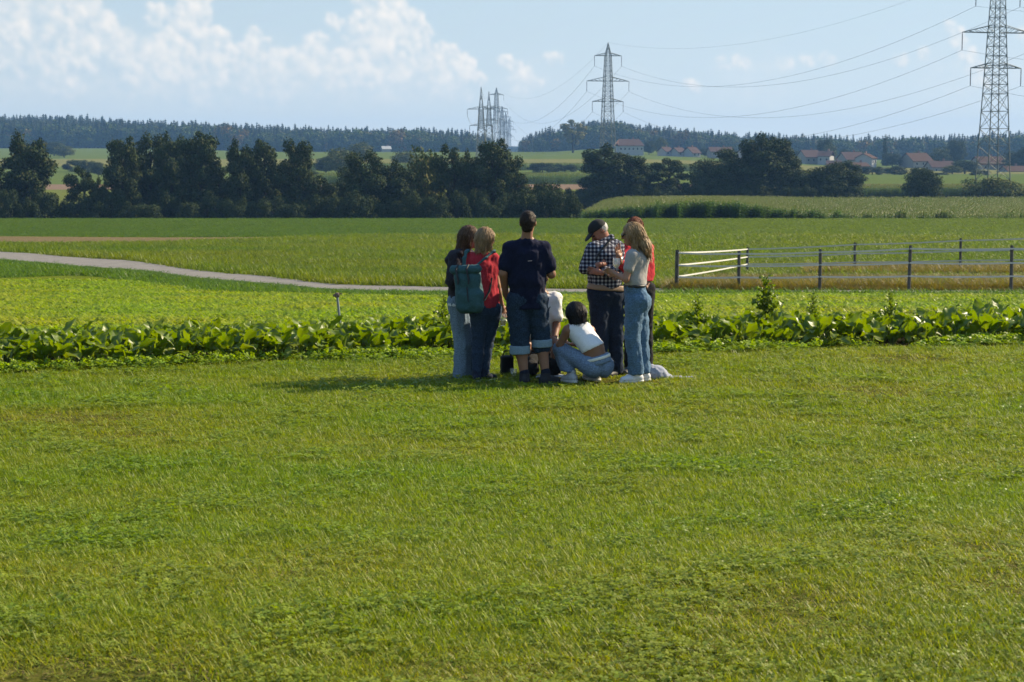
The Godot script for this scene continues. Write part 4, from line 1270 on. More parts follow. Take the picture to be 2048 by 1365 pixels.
func make_pylon(where: Vector3, turn: float, height: float, arms: Array, base_w: float, waist_w: float, thick: float, label: String, group := "power pylons") -> Array:
	# arms: [distance below the tip, half length, insulator]; returns the points where cables hang
	var o := thing("power_pylon", label, "pylon", where, group)
	o.rotation.y = turn
	var top_arm: float = height - arms[0][0]
	for k in 4:
		var sx := -1.0 if k % 2 == 0 else 1.0
		var sz := -1.0 if k < 2 else 1.0
		var leg := Shape.new()
		leg.tube([Vector3(sx * base_w * 0.5, -1.0, sz * base_w * 0.5), Vector3(sx * waist_w * 0.5, top_arm, sz * waist_w * 0.5), Vector3(0, height, 0)], [thick * 1.5, thick * 1.2, thick], 4)
		part("leg", leg.mesh(), M.steel, o)
	var s := Shape.new()
	lattice(s, 0.0, height * 0.45, base_w, lerpf(base_w, waist_w, 0.5), 6, thick * 0.62)
	lattice(s, height * 0.45, top_arm, lerpf(base_w, waist_w, 0.5), waist_w, 11, thick * 0.55)
	lattice(s, top_arm, height - 0.4, waist_w, 0.2, 3, thick * 0.5)
	part("bracing", s.mesh(), M.steel, o)
	var hooks := []
	var b := Basis(Vector3.UP, turn)
	for a in arms:
		var y: float = height - a[0]
		var arm := Shape.new()
		for e in [-1.0, 1.0]:
			var tip := Vector3(e * a[1], y, 0)
			for zz in [-0.5, 0.5]:
				var r0 := Vector3(e * waist_w * 0.5, y, zz * waist_w)
				var r1 := Vector3(e * waist_w * 0.5, y + a[1] * 0.2, zz * waist_w)
				arm.bar(r0, tip, thick * 0.9)
				arm.bar(r1, tip, thick * 0.75)
				for j in 5:
					var t0 := j / 5.0
					arm.bar(r0.lerp(tip, t0), r1.lerp(tip, minf(1.0, t0 + 0.2)), thick * 0.5)
			for j in 5:
				var t1 := j / 5.0
				arm.bar(Vector3(e * waist_w * 0.5, y, -0.5 * waist_w).lerp(tip, t1), Vector3(e * waist_w * 0.5, y, 0.5 * waist_w).lerp(tip, t1 + 0.2), thick * 0.45)
			if a[2] > 0.0:
				var ins := Shape.new()
				ins.tube([tip, tip - Vector3(0, a[2], 0)], [0.09, 0.09], 6)
				for j in 9:
					var c := tip - Vector3(0, a[2] * (j + 1.5) / 11.0, 0)
					ins.tube([c, c - Vector3(0, 0.1, 0)], [0.17, 0.05], 6)
				part("insulator", ins.mesh(), M.glassy, o)
			hooks.append(where + b * (tip - Vector3(0, a[2], 0)))
		part("crossarm", arm.mesh(), M.steel, o)
	hooks.append(where + b * Vector3(0, height, 0))
	return hooks

func cable(a: Vector3, b: Vector3, sag: float, r: float, label: String, group: String) -> void:
	var pts := []
	var rr := []
	for i in 29:
		var t := i / 28.0
		pts.append(a.lerp(b, t) - a - Vector3(0, 4.0 * t * (1.0 - t) * sag, 0))
		rr.append(r)
	var s := Shape.new()
	s.tube(pts, rr, 5)
	var o := top("power_cable", s.mesh(), M.wire)
	o.position = a
	tag(o, label, "cable", group)

func make_pylons() -> void:
	M.steel = plain(Color(0.11, 0.125, 0.105), 0.6)
	M.steel.metallic = 0.3
	M.wire = plain(Color(0.16, 0.165, 0.17), 0.6)
	M.glassy = plain(Color(0.07, 0.05, 0.045), 0.3)
	var arms := [[5.1, 5.5, 4.0], [14.9, 8.6, 4.0], [22.8, 6.3, 4.0]]
	var pa := on_ground(1985, 400.0)
	var ha := at(1988, -69, 400.0).y - pa.y
	var pb := on_ground(1215, 690.0)
	var hb := at(1215, 85, 690.0).y - pb.y
	var dir := (pb - pa).normalized()
	var turn := atan2(-dir.x, -dir.z)
	var A := make_pylon(pa, turn, ha, arms, 6.0, 2.2, 0.105, "tall lattice pylon rising out of a shrub, its top above the picture")
	var B := make_pylon(pb, turn, hb, arms, 5.6, 2.1, 0.12, "central three-armed lattice pylon standing behind the broad dark tree")
	var C := on_ground(993, 1250.0)
	var hc := at(993, 175, 1250.0).y - C.y
	var Ck := make_pylon(C, turn + 0.15, hc, arms, 5.4, 2.0, 0.13, "slim three-armed pylon behind the single-armed ones")
	var two := [[9.5, 6.0, 3.0], [16.5, 5.0, 3.0]]
	var p4 := on_ground(962.5, 760.0)
	var D := make_pylon(p4, turn - 0.1, at(962.5, 174, 760.0).y - p4.y, two, 4.6, 1.7, 0.10, "dark pylon with one wide arm rising from behind the pointed alder")
	var p5 := on_ground(978, 1000.0)
	var E := make_pylon(p5, turn - 0.1, at(978, 182, 1000.0).y - p5.y, two, 4.8, 1.8, 0.11, "second wide-armed pylon just behind the dark one")
	for q in [[1004, 1520, 212], [1011.5, 1800, 224], [1018.5, 2150, 235]]:
		var g := on_ground(q[0], q[1])
		make_pylon(g, turn + 0.1, maxf(30.0, at(q[0], q[2], q[1]).y - g.y), arms, 5.0, 1.8, 0.14, "faint far pylon in the dip between the wooded hills")
	var ahead := pa - (pb - pa)
	for i in A.size():
		var earth := i == A.size() - 1
		var r := 0.022 if earth else 0.034
		cable(A[i], B[i], 8.5 if earth else 12.5, r, "thin earth cable joining the tips of the two largest pylons" if earth else "slack power cable between the two largest pylons", "cables between the two largest pylons")
		cable(A[i], A[i] + Vector3(ahead.x - pa.x, 6.0, ahead.z - pa.z), 9.0 if earth else 12.0, r * 0.8, "power cable leading from the tall pylon out of the picture", "cables leaving the picture")
		cable(B[i], Ck[i], 14.0 if earth else 19.0, r * 1.2, "power cable running from the central pylon into the distance", "cables running into the distance")
	for i in D.size():
		cable(D[i], E[i], 5.0, 0.06, "power cable between the two wide-armed pylons", "cables between the wide-armed pylons")

# ---------------------------------------------------------------- smooth solids: a distance field on a grid, meshed as surface nets
class Field:
	var o: Vector3
	var c: float
	var nx: int
	var ny: int
	var nz: int
	var f := PackedFloat32Array()
	func _init(lo: Vector3, hi: Vector3, cell: float) -> void:
		c = cell
		o = lo - Vector3.ONE * cell * 2.0
		var s := (hi - lo) / cell
		nx = int(s.x) + 6; ny = int(s.y) + 6; nz = int(s.z) + 6
		f.resize(nx * ny * nz)
		f.fill(1.0)
	func span(lo: Vector3, hi: Vector3) -> Array:
		var a := (lo - o) / c
		var b := (hi - o) / c
		return [maxi(0, int(a.x)), mini(nx - 1, int(b.x) + 1), maxi(0, int(a.y)), mini(ny - 1, int(b.y) + 1), maxi(0, int(a.z)), mini(nz - 1, int(b.z) + 1)]
	func cone(a: Vector3, b: Vector3, ra: float, rb: float, k := 0.02, side := Vector3.ZERO, ratio := 1.0) -> void:
		var reach := maxf(ra, rb) * maxf(1.0, ratio) + k + c * 2.0
		var e := Vector3.ONE * reach
		var r := span(a.min(b) - e, a.max(b) + e)
		var ab := b - a
		var inv := 1.0 / maxf(ab.length_squared(), 1e-9)
		var sq := 1.0 - 1.0 / ratio
		for z in range(r[4], r[5] + 1):
			for y in range(r[2], r[3] + 1):
				var i: int = (z * ny + y) * nx + r[0]
				for x in range(r[0], r[1] + 1):
					var q := o + Vector3(x, y, z) * c - a
					var t := clampf(q.dot(ab) * inv, 0.0, 1.0)
					q -= ab * t
					if sq != 0.0: q -= side * (q.dot(side) * sq)
					var d := q.length() - lerpf(ra, rb, t)
					var g := f[i]
					var h := clampf(0.5 + 0.5 * (g - d) / k, 0.0, 1.0)
					f[i] = lerpf(g, d, h) - k * h * (1.0 - h)
					i += 1
	func ell(p: Vector3, rad: Vector3, b := Basis(), k := 0.02, carve := false) -> void:
		var m := maxf(rad.x, maxf(rad.y, rad.z)) + k + c * 2.0
		var r := span(p - Vector3.ONE * m, p + Vector3.ONE * m)
		var bt := b.transposed()
		for z in range(r[4], r[5] + 1):
			for y in range(r[2], r[3] + 1):
				var i: int = (z * ny + y) * nx + r[0]
				for x in range(r[0], r[1] + 1):
					var q := bt * (o + Vector3(x, y, z) * c - p)
					var k0 := (q / rad).length()
					var k1 := (q / (rad * rad)).length()
					var d := k0 * (k0 - 1.0) / maxf(k1, 1e-6) if k0 > 1e-4 else -minf(rad.x, minf(rad.y, rad.z))
					var g := f[i]
					if carve:
						f[i] = maxf(g, -d)
					else:
						var h := clampf(0.5 + 0.5 * (g - d) / k, 0.0, 1.0)
						f[i] = lerpf(g, d, h) - k * h * (1.0 - h)
					i += 1
	func block(p: Vector3, half: Vector3, round_r: float, b := Basis(), k := 0.02) -> void:
		var m := half.length() + k + c * 2.0
		var r := span(p - Vector3.ONE * m, p + Vector3.ONE * m)
		var bt := b.transposed()
		var hh2 := half - Vector3.ONE * round_r
		for z in range(r[4], r[5] + 1):
			for y in range(r[2], r[3] + 1):
				var i: int = (z * ny + y) * nx + r[0]
				for x in range(r[0], r[1] + 1):
					var q := (bt * (o + Vector3(x, y, z) * c - p)).abs() - hh2
					var d := q.max(Vector3.ZERO).length() + minf(maxf(q.x, maxf(q.y, q.z)), 0.0) - round_r
					var g := f[i]
					var h := clampf(0.5 + 0.5 * (g - d) / k, 0.0, 1.0)
					f[i] = lerpf(g, d, h) - k * h * (1.0 - h)
					i += 1
	func cut(p: Vector3, n: Vector3) -> void:       # keeps the side that n points away from
		n = n.normalized()
		for z in nz:
			for y in ny:
				var i: int = (z * ny + y) * nx
				var base := (o + Vector3(0, y, z) * c - p).dot(n)
				var step := n.x * c
				for x in nx:
					if f[i] < 0.2: f[i] = maxf(f[i], base + step * x)
					i += 1
	func into(s: Shape, wrinkle := 0.0, freq := 10.0, noise: FastNoiseLite = null, stretch := Vector3.ONE) -> void:
		var at := {}
		var lim := c * 1.75
		var first := s.v.size()
		var vn := PackedVector3Array()
		var vv := PackedVector3Array()
		var sy := nx
		var sz := nx * ny
		for z in nz - 1:
			for y in ny - 1:
				var i: int = (z * ny + y) * nx
				for x in nx - 1:
					var f0 := f[i]
					if f0 < lim and f0 > -lim:
						var q := [f0, f[i + 1], f[i + sy], f[i + sy + 1], f[i + sz], f[i + sz + 1], f[i + sz + sy], f[i + sz + sy + 1]]
						var neg := 0
						for e in q:
							if e < 0.0: neg += 1
						if neg > 0 and neg < 8:
							var sum := Vector3.ZERO
							var m := 0
							for e in EDGES:
								var a: float = q[e[0]]
								var b: float = q[e[1]]
								if (a < 0.0) != (b < 0.0):
									var t := a / (a - b)
									sum += CORNER[e[0]].lerp(CORNER[e[1]], t)
									m += 1
							var g := Vector3(q[1] + q[3] + q[5] + q[7] - q[0] - q[2] - q[4] - q[6], q[2] + q[3] + q[6] + q[7] - q[0] - q[1] - q[4] - q[5], q[4] + q[5] + q[6] + q[7] - q[0] - q[1] - q[2] - q[3])
							at[i] = vv.size()
							vv.append(o + (Vector3(x, y, z) + sum / m) * c)
							vn.append(g.normalized())
					i += 1
		if wrinkle > 0.0:
			for i in vv.size():
				var p := vv[i] * freq * stretch
				vv[i] += vn[i] * (noise.get_noise_3dv(p) * wrinkle)
		# faces
		var faces := PackedInt32Array()
		for i in at:
			var f0: float = f[i]
			for ax in 3:
				var st: int = [1, sy, sz][ax]
				var u: int = [sy, sz, 1][ax]
				var w: int = [sz, 1, sy][ax]
				var f1: float = f[i + st]
				if (f0 < 0.0) == (f1 < 0.0): continue
				if not (at.has(i - u) and at.has(i - w) and at.has(i - u - w)): continue
				var a: int = at[i]
				var b: int = at[i - u]
				var d: int = at[i - u - w]
				var e: int = at[i - w]
				if f0 < 0.0: faces.append_array(PackedInt32Array([a, d, b, a, e, d]))
				else: faces.append_array(PackedInt32Array([a, b, d, a, d, e]))
		var nn := PackedVector3Array()
		nn.resize(vv.size())
		for i in range(0, faces.size(), 3):
			var fn := (vv[faces[i + 2]] - vv[faces[i]]).cross(vv[faces[i + 1]] - vv[faces[i]])
			for k in 3: nn[faces[i + k]] += fn
		for i in vv.size():
			var m2 := nn[i].normalized()
			if m2.dot(vn[i]) < 0.0: m2 = -m2
			s.vert(vv[i], (m2 + vn[i] * 0.25).normalized() if m2 != Vector3.ZERO else vn[i])
		for i in faces: s.ix.append(first + i)
	const EDGES := [[0, 1], [2, 3], [4, 5], [6, 7], [0, 2], [1, 3], [4, 6], [5, 7], [0, 4], [1, 5], [2, 6], [3, 7]]
	const CORNER := [Vector3(0, 0, 0), Vector3(1, 0, 0), Vector3(0, 1, 0), Vector3(1, 1, 0), Vector3(0, 0, 1), Vector3(1, 0, 1), Vector3(0, 1, 1), Vector3(1, 1, 1)]

# prims: ["c", a, b, ra, rb, k, side, ratio] | ["e", p, radii, basis, k] | ["b", p, half, round, basis, k] | ["x", p, radii, basis] carves | ["cut", p, n]
func solid(s: Shape, prims: Array, cell: float, wrinkle := 0.0, freq := 10.0, stretch := Vector3.ONE) -> void:
	var lo := Vector3.ONE * 1e9
	var hi := -lo
	for p in prims:
		if p[0] == "c":
			var r: float = maxf(p[3], p[4]) * (maxf(1.0, p[7]) if p.size() > 7 else 1.0)
			lo = lo.min(p[1] - Vector3.ONE * r).min(p[2] - Vector3.ONE * r)
			hi = hi.max(p[1] + Vector3.ONE * r).max(p[2] + Vector3.ONE * r)
		elif p[0] == "e" or p[0] == "b":
			var m: float = p[2].length() if p[0] == "b" else maxf(p[2].x, maxf(p[2].y, p[2].z))
			lo = lo.min(p[1] - Vector3.ONE * m)
			hi = hi.max(p[1] + Vector3.ONE * m)
	cell *= 1.15
	var fd := Field.new(lo, hi, cell)
	for p in prims:
		match p[0]:
			"c": fd.cone(p[1], p[2], p[3], p[4], p[5] if p.size() > 5 else 0.02, p[6] if p.size() > 6 else Vector3.ZERO, p[7] if p.size() > 7 else 1.0)
			"e": fd.ell(p[1], p[2], p[3] if p.size() > 3 else Basis(), p[4] if p.size() > 4 else 0.02)
			"b": fd.block(p[1], p[2], p[3], p[4] if p.size() > 4 else Basis(), p[5] if p.size() > 5 else 0.02)
			"x": fd.ell(p[1], p[2], p[3] if p.size() > 3 else Basis(), 0.01, true)
			"cut": fd.cut(p[1], p[2])
	fd.into(s, wrinkle, freq, fold, stretch)

func piece(called: String, prims: Array, mat: Material, parent: Node, cell := 0.011, wrinkle := 0.0, freq := 10.0, stretch := Vector3.ONE) -> MeshInstance3D:
	var s := Shape.new()
	solid(s, prims, cell, wrinkle, freq, stretch)
	return part(called, s.mesh(), mat, parent)

# ---------------------------------------------------------------- people
# A figure's joints are given as photo column, photo row and metres nearer than the figure's own depth.
class Figure:
	var root: Node3D
	var depth: float
	var j := {}
	var fwd: Vector3      # where the face looks
	var up: Vector3
	var rt: Vector3
	var hs := 1.0         # head size

func figure(label: String, depth: float, foot_px: float, joints: Dictionary, face: Vector3, head_up := Vector3.UP, hs := 1.0) -> Figure:
	var g := Figure.new()
	var base := on_ground(foot_px, depth)
	g.root = thing("person", label, "person", base, "people standing and crouching in a circle")
	g.depth = depth
	for k in joints:
		var q: Array = joints[k]
		g.j[k] = at(q[0], q[1], depth - (q[2] if q.size() > 2 else 0.0)) - base
	g.fwd = face.normalized()
	g.up = (head_up - g.fwd * head_up.dot(g.fwd)).normalized()
	g.rt = g.fwd.cross(g.up).normalized()
	g.hs = hs
	return g

func head_prims(g: Figure) -> Array:
	var h: Vector3 = g.j.head
	var s := g.hs
	var b := Basis(g.rt, g.up, -g.fwd)
	var P := func(r: float, u: float, f: float) -> Vector3: return h + (g.rt * r + g.up * u + g.fwd * f) * s
	var out := [
		["e", P.call(0, 0.032, -0.012), Vector3(0.073, 0.086, 0.093) * s, b, 0.02],
		["e", P.call(0, -0.03, 0.022), Vector3(0.058, 0.080, 0.068) * s, b, 0.03],
		["e", P.call(0, -0.088, 0.060), Vector3(0.024, 0.020, 0.022) * s, b, 0.03],
		["c", P.call(0, 0.010, 0.084), P.call(0, -0.026, 0.107), 0.008 * s, 0.0125 * s, 0.012],
		["e", P.call(0, 0.028, 0.080), Vector3(0.052, 0.010, 0.014) * s, b, 0.014],
		["e", P.call(0.030, -0.018, 0.066), Vector3(0.022, 0.018, 0.016) * s, b, 0.014],
		["e", P.call(-0.030, -0.018, 0.066), Vector3(0.022, 0.018, 0.016) * s, b, 0.014],
		["e", P.call(0, -0.056, 0.084), Vector3(0.022, 0.009, 0.010) * s, b, 0.008],
		["x", P.call(0.032, 0.008, 0.098), Vector3(0.014, 0.010, 0.012) * s, b],
		["x", P.call(-0.032, 0.008, 0.098), Vector3(0.014, 0.010, 0.012) * s, b]]
	for e in [-1.0, 1.0]:
		out.append(["e", P.call(e * 0.074, 0.0, -0.012), Vector3(0.011, 0.031, 0.019) * s, b, 0.006])
	out.append(["c", P.call(0, -0.045, -0.022), g.j.neck, 0.052 * s, 0.056 * s, 0.025])
	return out

# palm, four fingers of three bones and a thumb; curl 0 is straight
func hand_prims(w: Vector3, dir: Vector3, palm: Vector3, curl: float, spread: float, thumb_side: float, s := 1.0) -> Array:
	dir = dir.normalized()
	palm = (palm - dir * palm.dot(dir)).normalized()
	var across := dir.cross(palm).normalized() * thumb_side
	var out := [["c", w - dir * 0.03, w + dir * 0.03 * s, 0.024, 0.026 * s, 0.012, across, 1.15], ["c", w + dir * 0.03 * s, w + dir * 0.082 * s, 0.0135 * s, 0.0125 * s, 0.012, across, 2.9]]
	var lens := [0.070, 0.080, 0.075, 0.058]
	for i in 4:
		var off := (1.5 - i) * 0.0205 * s
		var p := w + dir * (0.084 - absf(i - 1.2) * 0.004) * s + across * off
		var d := (dir + across * (1.5 - i) * spread).normalized()
		var q := 0.25
		for k in 3:
			var a: float = curl * (0.55 if k == 0 else 0.8) * (0.9 + 0.08 * i)
			d = d.rotated(palm.cross(d).normalized() * -1.0, -a) if palm.cross(d).length() > 1e-3 else d
			var l: float = lens[i] * [0.44, 0.32, 0.26][k] * s
			out.append(["c", p, p + d * l, (0.0092 - k * 0.0008) * s, (0.0086 - k * 0.0008) * s, 0.004])
			p += d * l
	var t0 := w + dir * 0.022 * s + across * 0.030 * s
	var t1 := t0 + (dir * 0.75 + across * 0.75 + palm * (0.2 + 0.3 * curl)).normalized() * 0.040 * s
	var t2 := t1 + (dir * 1.0 + across * 0.2 * (1.0 - curl) + palm * (0.2 + 0.5 * curl)).normalized() * 0.034 * s
	out.append(["c", t0, t1, 0.0125 * s, 0.0105 * s, 0.008])
	out.append(["c", t1, t2, 0.0102 * s, 0.0085 * s, 0.004])
	return out

func torso_prims(g: Figure, fat: float, depth_r: float, wide: float, extra := 0.0) -> Array:
	# with extra > 0 a garment over the trunk, else the trunk itself
	var sh: Vector3 = (g.j.sl + g.j.sr) * 0.5
	var pel: Vector3 = (g.j.hl + g.j.hr) * 0.5
	var ax: Vector3 = (g.j.sr - g.j.sl).normalized()
	var hx: Vector3 = (g.j.hr - g.j.hl).normalized()
	var low := sh.lerp(pel, 0.62)
	if g.j.has("waist"): low = g.j.waist
	var bare := extra <= 0.0
	var k := 0.86 if bare else 1.0
	var top_p := sh.lerp(low, 0.26)
	var end := low.lerp(pel, 0.75) if bare else pel
	var half: float = (g.j.sr - g.j.sl).length() * 0.5
	var nk: Vector3 = g.j.neck - (g.j.neck - sh).normalized() * (0.0 if bare else 0.022)
	return [["c", top_p, low, depth_r * 1.02 * fat * k + extra, depth_r * 0.93 * fat * k + extra, 0.03, ax, wide],
		["c", low, end, depth_r * 0.93 * fat * k + extra, depth_r * 1.05 * fat * k * (0.85 if bare else 1.0) + extra, 0.04, hx, wide],
		["c", g.j.sl, g.j.sr, 0.047 + extra, 0.047 + extra, 0.05],
		["c", nk, g.j.sl.lerp(sh, 0.25), 0.044 + extra * 0.4, 0.045 + extra, 0.05],
		["c", nk, g.j.sr.lerp(sh, 0.25), 0.044 + extra * 0.4, 0.045 + extra, 0.05]]

func arm_prims(g: Figure, e: String, s: float, extra := 0.0) -> Array:
	return [["c", g.j["s" + e], g.j["e" + e], 0.053 * s + extra, 0.042 * s + extra, 0.025], ["c", g.j["e" + e], g.j["w" + e], 0.042 * s + extra, 0.029 * s + extra, 0.015]]

func leg_prims(g: Figure, e: String, thigh: float, knee: float, ankle: float, extra := 0.0) -> Array:
	var mid: Vector3 = g.j["k" + e].lerp(g.j["a" + e], 0.28)
	return [["c", g.j["h" + e], g.j["k" + e], thigh + extra, knee + extra, 0.03], ["c", g.j["k" + e], mid, knee + extra, knee * 0.98 + extra, 0.02], ["c", mid, g.j["a" + e], knee * 0.98 + extra, ankle + extra, 0.02]]

func foot_prims(a: Vector3, toe: Vector3, s: float) -> Array:
	var d := (toe - a); d.y = 0
	d = d.normalized()
	var heel := Vector3(a.x, 0.045, a.z) - d * 0.035
	var tip := Vector3(toe.x, 0.032, toe.z)
	var side := d.cross(Vector3.UP)
	return [["c", heel, heel.lerp(tip, 0.55), 0.042 * s, 0.042 * s, 0.02, side, 0.95], ["c", heel.lerp(tip, 0.5), tip, 0.040 * s, 0.030 * s, 0.02, side, 1.25], ["c", Vector3(a.x, 0.06, a.z), Vector3(a.x, 0.11, a.z), 0.047 * s, 0.046 * s, 0.02], ["cut", Vector3(0, 0.004, 0), Vector3.DOWN]]

func shoe(g: Figure, e: String, mat: Material, sole: Material, s := 1.0) -> void:
	var a: Vector3 = g.j["a" + e]
	var t: Vector3 = g.j["t" + e]
	var o := piece("shoe", foot_prims(a, t, s * 1.08), mat, g.root, 0.008)
	var d := (t - a); d.y = 0
	d = d.normalized()
	var heel := Vector3(a.x, 0.015, a.z) - d * 0.040
	var tip := Vector3(t.x, 0.014, t.z) + d * 0.006
	piece("sole", [["c", heel, heel.lerp(tip, 0.5), 0.047 * s, 0.044 * s, 0.02, d.cross(Vector3.UP), 0.98], ["c", heel.lerp(tip, 0.5), tip, 0.046 * s, 0.036 * s, 0.02, d.cross(Vector3.UP), 1.1], ["cut", Vector3(0, 0.024, 0), Vector3.UP], ["cut", Vector3(0, -0.012, 0), Vector3.DOWN]], sole, o, 0.008)

func body(g: Figure, skin: Material, prims: Array, hands: Array) -> void:
	var s := Shape.new()
	solid(s, prims, 0.0125)
	solid(s, head_prims(g), 0.0055)
	for h in hands: solid(s, h, 0.0042)
	part("body", s.mesh(), skin, g.root)
	# eyes and lips
	var h0: Vector3 = g.j.head
	for e in [-1.0, 1.0]:
		var eye := Shape.new()
		solid(eye, [["e", h0 + (g.rt * e * 0.032 + g.up * 0.008 + g.fwd * 0.083) * g.hs, Vector3(0.012, 0.009, 0.010) * g.hs, Basis(g.rt, g.up, -g.fwd)]], 0.003)
		part("eye", eye.mesh(), M.eye, g.root)
	var lip := Shape.new()
	solid(lip, [["e", h0 + (g.up * -0.056 + g.fwd * 0.0885) * g.hs, Vector3(0.021, 0.006, 0.007) * g.hs, Basis(g.rt, g.up, -g.fwd)]], 0.003)
	part("lips", lip.mesh(), M.lip, g.root)

func sunglasses(g: Figure) -> void:
	var s := Shape.new()
	var h: Vector3 = g.j.head
	var b := Basis(g.rt, g.up, -g.fwd)
	var prims := []
	for e in [-1.0, 1.0]:
		prims.append(["e", h + g.rt * e * 0.036 + g.up * 0.006 + g.fwd * 0.104, Vector3(0.032, 0.024, 0.006), b, 0.004])
		prims.append(["c", h + g.rt * e * 0.068 + g.up * 0.014 + g.fwd * 0.100, h + g.rt * e * 0.080 + g.up * 0.012 - g.fwd * 0.008, 0.0045, 0.004, 0.004])
	prims.append(["c", h - g.rt * 0.02 + g.up * 0.012 + g.fwd * 0.108, h + g.rt * 0.02 + g.up * 0.012 + g.fwd * 0.108, 0.004, 0.004, 0.003])
	solid(s, prims, 0.0035)
	part("sunglasses", s.mesh(), M.shades, g.root)

func hair_mat(c: Color, sd: int) -> StandardMaterial3D:
	var m := plain(c * 1.5)
	m.albedo_texture = grey_tex(0.7)
	m.uv1_triplanar = true
	m.uv1_scale = Vector3(9, 0.8, 9)
	m.roughness = 0.62
	m.metallic_specular = 0.3
	m.backlight_enabled = true
	m.backlight = Color(0.35, 0.28, 0.2)
	return m

func hair_piece(prims: Array, c: Color, sd: int, g: Figure, cell: float, wrinkle: float, freq: float, count: int, length: float) -> void:
	var s := Shape.new()
	solid(s, prims, cell, wrinkle, freq, Vector3(1.6, 0.35, 1.6))
	var o := part("hair", s.mesh(), hair_mat(c, sd), g.root)
	if not M.has("strand"):
		M.strand = leafy(0.5, Color(0.4, 0.33, 0.26), 0.35)
	var t := Shape.new()
	var rng := RandomNumberGenerator.new()
	rng.seed = sd
	for i in count:
		var k := rng.randi() % s.v.size()
		var n := s.n[k]
		var down := -g.up if count > 60 else Vector3(rng.randfn(), rng.randfn(), rng.randfn())
		down += Vector3(rng.randfn(), 0, rng.randfn()) * 0.12 - g.fwd * 0.25
		var d := (down - n * down.dot(n))
		if d.length() < 0.05: continue
		d = d.normalized()
		blade(t, s.v[k] + n * 0.002, d, (down - n * 0.5) * 0.35, length * rng.randf_range(0.5, 1.2), rng.randf_range(0.003, 0.007), c * rng.randf_range(0.7, 1.9), c * rng.randf_range(0.8, 2.2), 4)
	part("strands", t.mesh(), M.strand, o)

func hp(g: Figure, r: float, u: float, f: float) -> Vector3:
	return g.j.head + (g.rt * r + g.up * u + g.fwd * f) * g.hs

func lathe_part(called: String, prof: Array, mat: Material, parent: Node, where: Vector3, sides := 28) -> MeshInstance3D:
	var s := Shape.new()
	s.lathe(prof, sides)
	return part(called, s.mesh(), mat, parent, Transform3D(Basis(), where))

func plastic_cup(where: Vector3, h: float, level: float, drink: Material, label: String, tilt := Basis()) -> void:
	var o := thing("plastic_cup", label, "cup", where, "clear plastic cups")
	o.basis = tilt
	lathe_part("cup_wall", [[0.0, 0.001], [0.026, 0.001], [0.0275, 0.004], [0.038, h - 0.004], [0.0395, h], [0.0375, h - 0.001], [0.0262, 0.006], [0.0, 0.005]], M.clear, o, Vector3.ZERO)
	if level > 0.0:
		var r1 := lerpf(0.0258, 0.0368, level)
		lathe_part("drink", [[0.0, 0.007], [0.0252, 0.007], [r1 - 0.0008, 0.006 + (h - 0.006) * level], [0.0, 0.006 + (h - 0.006) * level]], drink, o, Vector3.ZERO)

func make_people() -> void:
	M.eye = plain(Color(0.02, 0.016, 0.014), 0.2)
	M.lip = plain(Color(0.30, 0.11, 0.09), 0.5)
	M.shades = plain(Color(0.008, 0.008, 0.009), 0.12)
	M.clear = plain(Color(0.95, 0.96, 0.97), 0.06)
	M.clear.albedo_color.a = 0.16
	M.clear.transparency = BaseMaterial3D.TRANSPARENCY_ALPHA
	M.beer = plain(Color(0.62, 0.33, 0.04), 0.05)
	M.beer.albedo_color.a = 0.62
	M.beer.transparency = BaseMaterial3D.TRANSPARENCY_ALPHA
	var skin := func(c: Color, sd: int) -> StandardMaterial3D:
		var m := plain(c * 1.06, 0.5)
		m.albedo_texture = grey_tex(0.15)
		m.uv1_triplanar = true
		m.uv1_scale = Vector3.ONE * 6.0
		m.metallic_specular = 0.4
		m.subsurf_scatter_enabled = true
		m.subsurf_scatter_strength = 0.12
		return m
	var fair: Material = skin.call(Color(0.32, 0.165, 0.105), 301)
	var tanned: Material = skin.call(Color(0.235, 0.115, 0.068), 303)
	var ruddy: Material = skin.call(Color(0.32, 0.135, 0.09), 305)
	var black_rubber := plain(Color(0.02, 0.02, 0.022), 0.8)
	var white_sole := plain(Color(0.62, 0.62, 0.60), 0.7)
	person_hoodie(fair, white_sole)
	person_backpack(fair, white_sole)
	person_navy(tanned, black_rubber)
	person_kneeling(tanned)
	person_squatting(tanned, white_sole)
	person_plaid(ruddy, black_rubber)
	person_red(fair, black_rubber)
	person_grey(fair, white_sole)
	loose_things()

